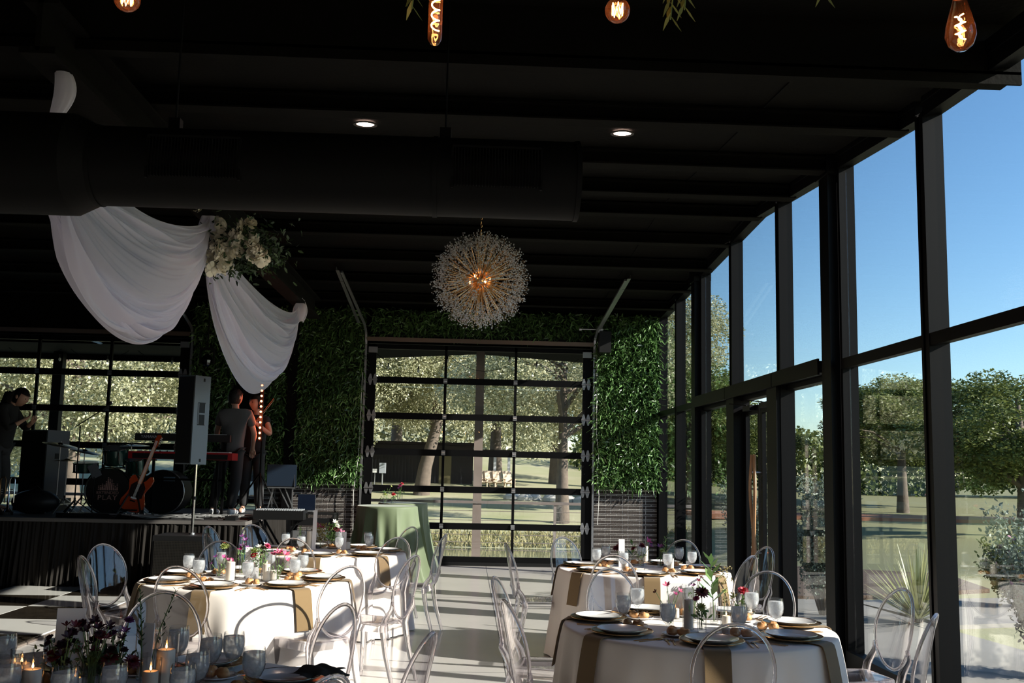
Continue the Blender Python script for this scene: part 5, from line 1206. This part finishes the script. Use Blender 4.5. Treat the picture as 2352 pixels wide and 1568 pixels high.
def stand(name, lb, x, y, ztop, cat='stand', boom=None, spread=.28, item=None, tilt=0.1):
    t = thing(name, lb, cat, (x, y, SZ)); H_ = ztop-SZ
    MB().cyl((0, 0, .12), (0, 0, H_), .009, 8).build('tube', STEEL if cat == 'cymbal' else BLK, t)
    for k in range(3):
        a = k*2*PI/3+.4; MB().bar((0, 0, .22), (spread*math.cos(a), spread*math.sin(a), .008), .012, .012).build('leg', STEEL if cat == 'cymbal' else BLK, t)
    MB().cyl((0, 0, .18), (0, 0, .25), .015, 8).build('collar', RUBBER, t)
    if boom: MB().cyl(boom[0], boom[1], .007, 8).build('boom', BLK, t)
    return t
for (x, y, z, r, tl, lb) in ((-5.75, 14.4, 1.84, .24, (.05, .18, 0), 'left crash cymbal on a stand'), (-4.88, 14.75, 1.86, .25, (.06, 0, 0), 'flat ride cymbal on a stand above the toms'), (-5.52, 14.7, 1.76, .22, (.05, .22, 0), 'lower tilted cymbal beside the microphone stand'), (-5.62, 14.35, 1.62, .18, (0, 0, 0), 'hi-hat cymbal at the left of the drum kit')):
    t = stand('cymbal', lb, x, y, z, 'cymbal'); c_ = MB().lathe([(0, .02), (.03, .014), (.04, .004), (r*.7, -.006), (r, -.018), (r, -.0195), (.04, .002), (0, .018)], n=36).build('cymbal_plate', CYM, t, (0, 0, z-SZ), tl); MB().cyl((0, 0, .01), (0, 0, .04), .008, 8).build('wing_nut', STEEL, c_)
t = thing('drum_throne', 'round black drum stool behind the bass drum', 'stool', (-5.15, 15.35, SZ)); MB().cyl((0, 0, .45), (0, 0, .54), .17, 24).build('seat', RUBBER, t); MB().cyl((0, 0, 0.1), (0, 0, .45), .02, 8).build('post', STEEL, t)
for k in range(3): MB().bar((0, 0, .2), (.22*math.cos(k*2.1), .22*math.sin(k*2.1), .01), .015, .015).build('leg', STEEL, t)
# microphone boom stand
t = stand('microphone_stand', 'black boom microphone stand left of the bass drum', -5.2, 13.62, 2.08, boom=((-.07, 0, 1.18), (.30, 0, 1.44)), spread=.3)
MB().cyl((.28, 0, 1.42), (.36, 0, 1.50), .016, 10).ball((.375, 0, 1.515), (.026, .026, .026), 10, 8).build('microphone', RUBBER, t)
# stacked column speaker and amplifier behind the drummer
t = thing('loudspeaker', 'tall dark loudspeaker with a grey side, left of the drums', 'speaker', (-6.33, 15.3, 1.05), -.42); MB().box((0, 0, .5), (.5, .42, 1.0)).build('cabinet', mat('cab_side', (.07, .085, .10), .5), t, smooth=0); MB().box((0, -.215, .5), (.48, .012, .96)).build('grille', GRILLE, t, smooth=0); MB().box((.2515, 0, .62), (.004, .1, .08)).build('handle_cup', RUBBER, t)
t = thing('road_case', 'low black case carrying the loudspeaker left of the drums', 'case', (-6.33, 15.35, SZ)); MB().box((0, 0, .085), (.62, .55, .17)).build('case_body', RUBBER, t); MB().box((0, 0, .085), (.63, .56, .02)).build('edge_strip', STEEL, t)
t = thing('drum_case', 'rounded black drum case right of the guitar', 'case', (-4.42, 15.0, SZ)); MB().tube([(0, .28, .0), (0, -.2, .0)], .31, 32).build('case_body', RUBBER, t, (0, 0, .31)); MB().tube([(.315*math.cos(a), -.18, .31+.315*math.sin(a)) for a in [i*PI/16 for i in range(33)]], .01, 6, False).build('rim_band', STEEL, t); MB().box((.1, -.21, .5), (.16, .01, .06)).build('handle_strap', mat('blue_grey', (.12, .2, .28), .4), t)
# guitar on its stand
ORG = mat('orange_lacquer', (.36, .045, .012), .25, coat=.6); MAP = mat('maple', (.38, .12, .04), .35)
t = thing('electric_guitar', 'orange electric guitar leaning on a stand at the front of the stage', 'guitar', (-4.50, 13.72, SZ+.12)); t.rotation_euler = (-.18, .27, 0)
out = [(-.055, .40), (-.10, .44), (-.135, .42), (-.15, .36), (-.125, .29), (-.105, .24), (-.125, .17), (-.16, .09), (-.155, .02), (-.11, -.03), (0, -.045), (.11, -.03), (.165, .03), (.165, .10), (.13, .17), (.105, .23), (.12, .29), (.15, .35), (.16, .43), (.135, .475), (.10, .46), (.07, .40), (.035, .37), (-.03, .37)]
MB().prism(out, -.022, .022, Matrix.Rotation(PI/2, 4, 'X')).build('body', ORG, t, smooth=50)
MB().prism([(-.028, .34), (.028, .34), (.021, .86), (-.021, .86)], .018, .034, Matrix.Rotation(PI/2, 4, 'X')).build('neck', MAP, t, smooth=0)
hs = MB().prism([(-.02, .85), (.02, .85), (.035, .89), (.03, .98), (.045, 1.02), (.02, 1.045), (-.02, 1.03), (-.03, .96), (-.02, .91)], .016, .03, Matrix.Rotation(PI/2, 4, 'X')).build('headstock', ORG, t, smooth=0)
for k in range(6): MB().cyl((.038, -.022, .895+k*.022), (.06, -.022, .9+k*.022), .006, 6).build('tuning_peg', CHROME, hs)
MB().prism([(-.09, .16), (.0, .12), (.10, .16), (.10, .30), (.05, .37), (-.05, .36), (-.10, .30)], .022, .025, Matrix.Rotation(PI/2, 4, 'X')).build('pickguard', mat('black_guard', (.02, .01, .01), .3), t, smooth=0)
for z in (.14, .22, .30): MB().box((0, -.028, z), (.08, .006, .02)).build('pickup', WHITEPL if z < .2 else RUBBER, t)
for k in range(6): MB().cyl((-.015+k*.006, -.037, .12), (-.015+k*.006, -.036, .95), .0006, 4).build('string', STEEL, t)
MB().box((0, -.03, .10), (.07, .01, .02)).build('bridge', CHROME, t)
t = thing('guitar_stand', 'black folding stand under the orange guitar', 'stand', (-4.48, 13.75, SZ))
for a, b in (((0, .05, .45), (-.18, -.16, 0)), ((0, .05, .45), (.18, -.16, 0)), ((0, .06, .45), (.0, .26, 0))): MB().bar(a, b, .018, .018).build('leg', BLK, t)
MB().bar((-.1, -.12, .1), (.1, -.12, .1), .02, .02).build('cradle', BLK, t)
# keyboards
def keyboard(lb, x, y, z, L, W_, m_, words, col, size, wx, sx=1):
    t = thing('keyboard', lb, 'keyboard', (x, y, z)); MB().prism([(-L/2, 0), (L/2, 0), (L/2, .10), (-L/2, .10)], -W_/2, W_/2, Matrix.Rotation(PI/2, 4, 'X')).build('case', m_, t, smooth=0)
    k = MB(); n = 52
    for i in range(n): k.box((-L/2+.07+(L-.14)*i/n, W_*.2, .105), ((L-.14)/n*.88, W_*.5, .012))
    k.build('white_keys', WHITEPL, t, smooth=0)['kind'] = 'stuff'
    text(words, size, col, t, (wx, -W_/2-.001, .052), FR, sx=sx)
    for i in range(8): MB().cyl((-.4+i*.1, -W_*.3, .10), (-.4+i*.1, -W_*.3, .118), .009, 8).build('knob', RUBBER, t)
    return t
keyboard('upper black keyboard behind the drum kit with pale lettering', -4.08, 14.62, 1.92, 1.34, .3, mat('keyboard_black', (.015, .015, .016), .4), 'YAMAHA', LWH, .055, -.47)
NR = mat('red_keyboard', (.30, .008, .012), .3)
kb = keyboard('lower red keyboard with white lettering', -3.97, 14.2, 1.66, 1.42, .34, NR, 'nord stage 4', LWH, .072, -.44, 1.05)
MB().box((0, -.175, .04), (1.30, .004, .07)).build('front_panel', RUBBER, kb, smooth=0)
t = thing('keyboard_stand', 'black two-tier stand under both keyboards', 'stand', (-4.0, 14.4, SZ))
for x in (-.5, .5):
    MB().bar((x, -.18, 0), (x, -.18, .78), .035, .035).build('leg', BLK, t); MB().bar((x, .2, 0), (x, .2, 1.04), .035, .035).build('leg', BLK, t); MB().bar((x, -.2, .77), (x, .3, .77), .03, .02).build('arm', BLK, t); MB().bar((x, .1, 1.03), (x, .4, 1.03), .03, .02).build('arm', BLK, t)
MB().bar((-.5, .2, .5), (.5, .2, .5), .03, .03).build('cross_bar', BLK, t)
# light bar of red lamps on a tripod
t = thing('light_bar', 'upright bar of glowing red-orange lamps on a tripod behind the musicians', 'light', (-3.04, 14.9, SZ))
MB().cyl((0, 0, .1), (0, 0, 1.1), .02, 10).build('pole', BLK, t); MB().box((-.03, 0, 1.50), (.05, .04, .86)).build('housing', RUBBER, t)
for k in range(11):
    MB().cyl((-.035, -.022, 1.12+k*.078), (-.035, -.03, 1.12+k*.078), .014, 12).build('lamp', REDL, t)
for k in range(3):
    a = k*2*PI/3+.9; MB().bar((0, 0, .62), (.42*math.cos(a), .42*math.sin(a), .01), .02, .02).build('leg', BLK, t)
pl = bpy.data.lights.new('red_glow', 'POINT'); pl.energy = 1.5; pl.color = (1, .2, .07); pl.shadow_soft_size = .1; po = bpy.data.objects.new('red_glow', pl); C.objects.link(po); po.parent = t; po.location = (-.035, -.12, 1.4)
# trumpets on a stand
for k, (x, lb) in enumerate(((-6.12, 'silver trumpet standing on its bell, right of the pair'), (-6.24, 'dark brass trumpet standing on its bell, left of the pair'))):
    t = thing('trumpet', lb, 'trumpet', (x, 13.75, SZ+.04), .2); m = MB().tube([(0, 0, 0), (0, 0, .06), (0, 0, .42), (.02, 0, .46), (.05, 0, .46), (.065, 0, .42), (.065, 0, .12)], [.058, .018, .008, .008, .008, .008, .008], 12)
    m.build('tubing', CHROME if k == 0 else mat('old_brass', (.2, .12, .06), .3, 1), t)
    for q in range(3): MB().cyl((.03, -.02, .24+q*.028), (.03, .03, .24+q*.028), .01, 10).build('valve', CHROME, t)
t = thing('trumpet_stand', 'low black stand under the trumpets', 'stand', (-6.18, 13.75, SZ)); MB().cyl((0, 0, 0), (0, 0, .04), .13, 20).build('base', BLK, t)
t = thing('gig_bag', 'black bag slumped on the stage at the far left', 'bag', (-5.95, 14.2, SZ)); MB().ball((0, 0, .16), (.32, .22, .17), 20, 12).build('bag_body', RUBBER, t); MB().tube([(-.1, 0, .3), (0, 0, .38), (.1, 0, .3)], .01, 6).build('strap', RUBBER, t)
t = thing('music_stand', 'small tilted tablet screen on a stand beside the bass drum', 'stand', (-5.16, 14.15, SZ)); MB().cyl((0, 0, 0), (0, 0, .52), .008, 8).build('tube', BLK, t); MB().box((0, 0, .60), (.13, .01, .19), Matrix.Rotation(-.5, 3, 'Y')).build('tablet', mat('tablet_glass', (.12, .13, .15), .25), t)
# moving head lamp on the wall
t = thing('moving_head_light', 'small faceted moving stage light hanging near the left door', 'light', (-4.36, 16.6, 3.3)); MB().ball((0, 0, 0), (.09, .09, .11), 10, 8).build('head', mat('facet', (.2, .22, .25), .1, 1), t, smooth=0); MB().box((-.11, 0, .06), (.02, .06, .24)).box((.11, 0, .06), (.02, .06, .24)).box((0, 0, .19), (.24, .08, .04)).build('yoke', RUBBER, t); MB().cyl((0, 0, .2), (0, 0, 1.1), .012, 8).build('drop_rod', BLK, t)
# DJ monitor and laptop side
t = thing('laptop', 'dark laptop with its screen turned away on a folding stand', 'laptop', (-2.56, 14.0, 1.31)); MB().box((0, 0, .16), (.40, .012, .30), Matrix.Rotation(.08, 3, 'X')).build('screen', mat('laptop_navy', (.012, .022, .040), .35), t); MB().box((0, .14, .005), (.4, .27, .015)).build('base', RUBBER, t); MB().box((.18, .0, .16), (.004, .014, .3)).build('edge', STEEL, t)
t = thing('laptop_stand', 'grey folding laptop stand on the mixing desk', 'stand', (-2.56, 14.0, 1.03))
for a, b in (((-.17, 0, 0), (-.1, 0, .27)), ((.17, 0, 0), (.05, 0, .27)), ((-.05, .1, .27), (.1, .1, 0)), ((-.14, .1, .27), (-.14, .1, 0)), ((.14, .1, .27), (.14, .1, 0))): MB().bar(a, b, .014, .014).build('leg', STEEL, t)
MB().box((0, .08, .273), (.36, .26, .012)).build('shelf', STEEL, t)
t = thing('mixing_desk', 'long black mixing desk with knobs at the right of the stage', 'mixer', (-2.50, 13.75, .90)); MB().box((0, 0, .05), (.66, .4, .12)).build('desk', RUBBER, t, smooth=0)
kb_ = MB()
for i in range(20):
    for j in range(5): kb_.cyl((-.3+i*.031, -.16+j*.07, .11), (-.3+i*.031, -.16+j*.07, .128), .007, 6)
kb_.build('knob_rows', STEEL, t, smooth=0)['kind'] = 'stuff'
t = thing('desk_stand', 'black crossed stand under the mixing desk', 'stand', (-2.50, 13.75, 0))
for a, b in (((-.3, -.15, 0), (.25, -.15, .88)), ((.3, -.15, 0), (-.25, -.15, .88)), ((-.3, .15, 0), (.25, .15, .88)), ((.3, .15, 0), (-.25, .15, .88))): MB().bar(a, b, .025, .025).build('leg', BLK, t)
t = thing('laptop', 'smaller dark laptop open on the equipment rack', 'laptop', (-2.22, 14.0, .985)); MB().box((0, .1, .115), (.24, .01, .23)).build('screen', mat('screen_navy', (.006, .01, .022), .15), t); MB().box((0, .0, .008), (.24, .2, .014)).build('base', STEEL, t); MB().box((.121, .1, .115), (.003, .012, .23)).build('edge', STEEL, t)
t = thing('equipment_rack', 'open black equipment rack with silver units beside the mixing desk', 'rack', (-2.08, 14.0, 0))
m = MB()
for x in (-.28, .28): m.box((x, 0, .48), (.02, .45, .96))
m.box((0, 0, .965), (.58, .46, .02)).box((0, 0, .05), (.58, .45, .02)); m.build('frame', RUBBER, t)
for k in range(5): MB().box((0, -.2, .18+k*.17), (.52, .02, .1)).build('rack_unit', STEEL if k % 2 else RUBBER, t)
MB().box((.285, 0, .86), (.008, .44, .20)).build('side_plate', mat('plate_grey', (.25, .27, .28), .4), t)
for x in (-.25, .25): MB().cyl((x, -.1, 0), (x, -.1, .04), .03, 8).build('castor', RUBBER, t)
# cables and pedals on the stage
cr = random.Random(9); CW = mat('grey_cable', (.25, .25, .25), .5)
for k in range(14):
    x0 = cr.uniform(-4.3, -3.0); y0 = cr.uniform(13.35, 13.9); pts = []
    for q in range(9): pts.append((x0+q*.09*cr.choice((-1, 1))*cr.random()+.3*math.sin(q+k), y0+.12*math.sin(q*1.3+k), SZ+.012+.05*abs(math.sin(q*1.1+k))*(k % 3 == 0)))
    m = MB().tube(pts, .0065, 5)
    tag(m.build('stage_cable', CW if k % 3 == 0 else RUBBER), 'thin cable snaking over the stage front beside the pedals', 'cable', 'cables on the stage')
for k, (x, y, lb) in enumerate(((-4.32, 13.45, 'flat pedal board at the stage edge under the guitar'), (-3.62, 13.6, 'effects pedal beside the left white shoe'), (-3.1, 13.5, 'effects pedal near the stage corner'), (-5.0, 13.5, 'black floor wedge under the bass drum with a small red label'))):
    t = thing('pedal', lb, 'pedal', (x, y, SZ+.001)); w_ = (.45, .16, .14, .7)[k]; MB().box((0, 0, .03), (w_, .16, .055)).build('case', RUBBER, t, smooth=0)
    for q in range(4 if k == 0 else 1): MB().cyl((-w_*.3+q*.08, -.03, .057), (-w_*.3+q*.08, -.03, .07), .014, 10).build('footswitch', CHROME, t)

# ================================================================== PEOPLE
def skin(name, V, Ed, R_, m_, parent, sub=2, root=0):
    me = bpy.data.meshes.new(name); me.from_pydata([tuple(v) for v in V], Ed, []); o = bpy.data.objects.new('tmp_skin', me); C.objects.link(o)
    md = o.modifiers.new('s', 'SKIN'); ly = me.skin_vertices[0]
    for i, r in enumerate(R_): ly.data[i].radius = (r, r) if not isinstance(r, tuple) else r; ly.data[i].use_root = (i == root)
    md.use_smooth_shade = True; sd = o.modifiers.new('d', 'SUBSURF'); sd.levels = sub; sd.render_levels = sub
    dg = bpy.context.evaluated_depsgraph_get(); m2 = bpy.data.meshes.new_from_object(o.evaluated_get(dg)); bpy.data.objects.remove(o); m2.materials.clear(); m2.materials.append(m_); m2.name = name
    m2.polygons.foreach_set('use_smooth', [True]*len(m2.polygons)); return link(name, m2, parent)
def chain(n): return [(i, i+1) for i in range(n-1)]
def hand(parent, wrist, dirn, palmn, m_=SKIN, curl=.5, name=None, out=None):
    """palm with four curled fingers and a thumb, appended to vertex lists of the body"""
    w_ = Vector(wrist); d = Vector(dirn).normalized(); n = Vector(palmn).normalized(); s_ = d.cross(n).normalized(); V, Ed, R_ = out; k0 = len(V)
    return d, n, s_
def head(parent, c_, r, face, hair_m, hair=None):
    """face: unit direction; head with brow, nose, lips, ears as one mesh"""
    f = Vector(face).normalized(); up = Vector((0, 0, 1)); s_ = f.cross(up).normalized(); up = s_.cross(f); Mx = Matrix((s_, f, up)).transposed(); c_ = Vector(c_)
    m = MB(); nu, nv = 24, 18
    def fn(u, v):
        t = PI*v; a = 2*PI*u; x = math.sin(t)*math.cos(a); y = math.sin(t)*math.sin(a); z = math.cos(t)
        wd = .76*(1-.18*max(0, -z)); yy = y*(.96 if y > 0 else .98); p = Vector((x*wd, yy, z*1.12))
        if y > 0:
            p.y *= 1-.10*max(0, -z); nose = math.exp(-((x/.14)**2+((z+.12)/.22)**2)); p.y += .20*nose
            eye = math.exp(-(((abs(x)-.32)/.14)**2+((z-.06)/.10)**2)); p.y -= .09*eye
            p.y += .05*math.exp(-((x/.28)**2+((z+.48)/.06)**2))+.05*math.exp(-((x/.5)**2+((z-.26)/.08)**2)); p.y += .08*math.exp(-((x/.22)**2+((z+.82)/.14)**2))
        return tuple(c_+Mx @ (p*r))
    m.grid(fn, nu*2, nv*2); 
    for q in (-1, 1): m.ball(tuple(c_+Mx @ Vector((q*.78*r, -.05*r, 0))), (.10*r+.01, .22*r, .26*r), 10, 8)
    ho = m.build('head', SKIN, parent)
    EY = bpy.data.materials.get('eye') or mat('eye', (.05, .03, .02), .1)
    for q in (-1, 1): MB().ball(tuple(c_+Mx @ Vector((q*.32*r, .80*r, .07*r))), .085*r, 8, 6).build('eye', EY, ho)
    hm = MB()
    def fh(u, v):
        t = PI*.74*v; a = 2*PI*u; x = math.sin(t)*math.cos(a); y = math.sin(t)*math.sin(a); z = math.cos(t); k = 1.08+.015*math.sin(a*17+v*9)
        lim = z if y < .2 else max(z, .38+.1*x*x)
        return tuple(c_+Mx @ (Vector((x*.80, y*1.0-.03, lim*1.14))*r*k))
    hm.grid(fh, 40, 18); hm.build('hair', hair_m, parent)
    return Mx
HAIR = mat('dark_hair', (.008, .006, .005), .6, spec=.2, bump=(60, .8))
SHIRT = mat('grey_polo', (.085, .083, .085), .9, bump=(300, .1)); PANT = mat('black_trousers', (.022, .022, .024), .9); SHOE = mat('white_sneaker', (.72, .72, .72), .5); DRESS = mat('black_dress', (.006, .006, .007), .9)
def fingers(V, Ed, R_, wi, d, n, s_, L=.085, curl=.7):
    """adds a palm and five fingers growing from wrist vertex wi"""
    w_ = Vector(V[wi]); p = w_+d*.05; V.append(p); R_.append((.034, .02)); pi = len(V)-1; Ed.append((wi, pi))
    for k, (off, ln) in enumerate(((-.030, .85), (-.010, 1.0), (.010, .95), (.028, .75))):
        a = p+d*.035+s_*off; b = a+(d*math.cos(curl*.5)+n*math.sin(curl*.5))*L*.42*ln; c_ = b+(d*math.cos(curl*1.3)+n*math.sin(curl*1.3))*L*.32*ln; e = c_+(d*math.cos(curl*2)+n*math.sin(curl*2))*L*.26*ln
        prev = pi
        for q, r in ((a, .010), (b, .009), (c_, .008), (e, .0065)): V.append(q); R_.append(r); Ed.append((prev, len(V)-1)); prev = len(V)-1
    prev = wi
    for q, r in ((w_+d*.025-s_*.03, .012), (w_+d*.055-s_*.048+n*.02, .010), (w_+d*.08-s_*.045+n*.04, .008)): V.append(q); R_.append(r); Ed.append((prev, len(V)-1)); prev = len(V)-1

def figure(name, lb, J, head_c, head_r, face, top_m, leg_m, shoe_m, hands, sleeves=.5, hair_m=HAIR, skirt=None):
    """J: pelvis, chest, neck, per side shoulder, elbow, wrist, hip, knee, ankle, toe (world points)"""
    t = thing(name, lb, 'person', (J['pelvis'][0], J['pelvis'][1], SZ)); o0 = Vector(t.location)
    g_ = lambda k: Vector(J[k])-o0
    V = [g_('pelvis'), (g_('pelvis')+g_('chest'))/2, g_('chest'), g_('neck'), Vector(head_c)-o0]; R_ = [.085, .075, .08, .05, .06]; Ed = [(0, 1), (1, 2), (2, 3), (3, 4)]
    for s_ in 'LR':
        prev = 2
        for nm_, r in (('sho', .052), ('elb', .042), ('wri', .027)): V.append(g_(nm_+s_)); R_.append(r); Ed.append((prev, len(V)-1)); prev = len(V)-1
        d = (g_('wri'+s_)-g_('elb'+s_)).normalized(); n = hands[s_]; n = (Vector(n)-d*Vector(n).dot(d)).normalized(); fingers(V, Ed, R_, prev, d, n, d.cross(n), curl=.7)
        prev = 0
        for nm_, r in (('hip', .075), ('knee', .056), ('ank', .038), ('toe', .03)): V.append(g_(nm_+s_)); R_.append(r); Ed.append((prev, len(V)-1)); prev = len(V)-1
    skin('body', V, Ed, R_, SKIN, t, 2)
    head(t, Vector(head_c)-o0, head_r, face, hair_m)
    # shirt
    V = [g_('pelvis')-Vector((0, 0, .10)), (g_('pelvis')+g_('chest'))/2, g_('chest'), g_('neck')-Vector((0, 0, .02)), g_('pelvis')+Vector((0, 0, .03))]; R_ = [(.192, .15), (.175, .135), (.205, .14), .070, (.185, .145)]; Ed = [(0, 4), (4, 1), (1, 2), (2, 3)]
    for s_ in 'LR':
        e = g_('sho'+s_).lerp(g_('elb'+s_), sleeves) if sleeves <= 1 else g_('elb'+s_).lerp(g_('wri'+s_), sleeves-1); k = len(V)
        V.append(g_('sho'+s_)); R_.append(.082); Ed.append((2, k))
        if sleeves > 1: V.append(g_('elb'+s_)); R_.append(.056); Ed.append((k, k+1)); V.append(e); R_.append(.042); Ed.append((k+1, k+2))
        else: V.append(e); R_.append(.072); Ed.append((k, k+1))
    skin('shirt', V, Ed, R_, top_m, t, 2)
    # trousers
    V = [g_('pelvis')+Vector((0, 0, .02))]; R_ = [(.15, .12)]; Ed = []
    for s_ in 'LR':
        prev = 0
        for nm_, r in (('hip', .10), ('knee', .086), ('ank', .068)): q = g_(nm_+s_)+(Vector((0, 0, -.01)) if nm_ == 'ank' else Vector()); V.append(q); R_.append(r); Ed.append((prev, len(V)-1)); prev = len(V)-1
    skin('trousers', V, Ed, R_, leg_m, t, 2)
    for s_ in 'LR':
        a, b = g_('ank'+s_), g_('toe'+s_); d = (b-a); d.z = 0; d.normalize(); z0 = Vector((0, 0, .045-a.z))
        q0 = a.copy(); q0.z = .045
        skin('shoe', [q0-d*.05, q0+d*.05+Vector((0, 0, .012)), q0+d*.12, q0+d*.19-Vector((0, 0, .006))], chain(4), [(.042, .045), (.046, .05), (.048, .04), (.04, .028)], shoe_m, t, 2)
    return t
# man in a grey polo, seen from behind at the keyboards
Z0 = SZ
J = dict(pelvis=(-3.50, 14.75, Z0+.97), chest=(-3.46, 14.72, Z0+1.38), neck=(-3.47, 14.72, Z0+1.55),
         shoL=(-3.66, 14.72, Z0+1.46), elbL=(-3.76, 14.85, Z0+1.18), wriL=(-3.70, 15.05, Z0+1.00), shoR=(-3.27, 14.72, Z0+1.46), elbR=(-3.20, 14.82, Z0+1.17), wriR=(-3.26, 15.02, Z0+.96),
         hipL=(-3.59, 14.75, Z0+.90), kneeL=(-3.66, 14.70, Z0+.50), ankL=(-3.72, 14.72, Z0+.10), toeL=(-3.68, 14.9, Z0+.04), hipR=(-3.41, 14.75, Z0+.90), kneeR=(-3.40, 14.68, Z0+.50), ankR=(-3.46, 14.70, Z0+.10), toeR=(-3.40, 14.88, Z0+.04))
for k in J: J[k] = (J[k][0]+.06, J[k][1], J[k][2])
figure('person', 'man in a grey polo shirt standing with his back turned at the keyboards', J, (-3.42, 14.74, Z0+1.70), .112, (.55, .8, 0), SHIRT, PANT, SHOE, {'L': (0, 0, -1), 'R': (0, 0, -1)}, .62)
# violinist partly hidden behind him
J = dict(pelvis=(-3.25, 15.35, Z0+.95), chest=(-3.22, 15.32, Z0+1.34), neck=(-3.22, 15.32, Z0+1.5),
         shoL=(-3.38, 15.32, Z0+1.40), elbL=(-3.52, 15.4, Z0+1.22), wriL=(-3.45, 15.25, Z0+1.40), shoR=(-3.07, 15.3, Z0+1.40), elbR=(-2.98, 15.2, Z0+1.18), wriR=(-3.22, 15.05, Z0+1.38),
         hipL=(-3.33, 15.35, Z0+.88), kneeL=(-3.34, 15.3, Z0+.48), ankL=(-3.36, 15.33, Z0+.10), toeL=(-3.36, 15.13, Z0+.04), hipR=(-3.17, 15.35, Z0+.88), kneeR=(-3.13, 15.27, Z0+.48), ankR=(-3.12, 15.3, Z0+.10), toeR=(-3.08, 15.1, Z0+.04))
figure('person', 'violinist in black half hidden behind the man in grey, raising a bow', J, (-3.24, 15.28, Z0+1.66), .108, (-.6, -.7, 0), DRESS, PANT, SHOE, {'L': (1, 0, 0), 'R': (0, -.3, 1)}, .3)
t = thing('violin_bow', 'violin bow pointing up beside the raised hand', 'bow', (-3.22, 15.0, Z0+1.42)); MB().cyl((0, 0, -.12), (.30, 0, .30), .005, 8).build('stick', MAP, t); MB().cyl((.01, 0, -.14), (.31, 0, .28), .0015, 5).build('bow_hair', WHITEPL, t)
t = thing('violin', 'violin held under the chin of the half hidden musician', 'violin', (-3.36, 15.05, Z0+1.50)); MB().prism([(-.02, .17), (-.08, .15), (-.075, .08), (-.05, .04), (-.085, -.03), (-.08, -.12), (0, -.16), (.08, -.12), (.085, -.03), (.05, .04), (.075, .08), (.08, .15), (.02, .17)], -.02, .02).build('body', mat('violin_varnish', (.2, .06, .02), .25, coat=.5), t); MB().bar((0, .16, .015), (0, .40, .03), .024, .02).build('neck', RUBBER, t)
# trumpeter in dark clothes at the left edge, leaning forward
J = dict(pelvis=(-6.42, 14.0, Z0+.95), chest=(-6.32, 13.98, Z0+1.36), neck=(-6.25, 13.98, Z0+1.52),
         shoL=(-6.34, 13.80, Z0+1.42), elbL=(-6.18, 13.70, Z0+1.14), wriL=(-6.04, 13.80, Z0+1.26), shoR=(-6.34, 14.16, Z0+1.42), elbR=(-6.16, 14.2, Z0+1.16), wriR=(-6.03, 14.05, Z0+1.24),
         hipL=(-6.44, 13.9, Z0+.88), kneeL=(-6.38, 13.88, Z0+.5), ankL=(-6.42, 13.88, Z0+.10), toeL=(-6.22, 13.88, Z0+.04), hipR=(-6.42, 14.1, Z0+.88), kneeR=(-6.36, 14.12, Z0+.5), ankR=(-6.46, 14.14, Z0+.10), toeR=(-6.26, 14.14, Z0+.04))
tp = figure('person', 'musician in black with long dark hair leaning forward at the left edge of the stage', J, (-6.17, 13.98, Z0+1.585), .112, (.88, -.1, -.35), DRESS, PANT, DRESS, {'L': (0, 0, 1), 'R': (0, 0, 1)}, 1.6)
MB().grid(lambda u, v: (.15-.12*v+(.115+.03*v)*math.cos(PI*.35+u*PI*1.3), (.12+.05*v)*math.sin(PI*.35+u*PI*1.3), 1.66-.48*v+.01*math.sin(u*60)), 50, 14).build('long_hair', HAIR, tp)
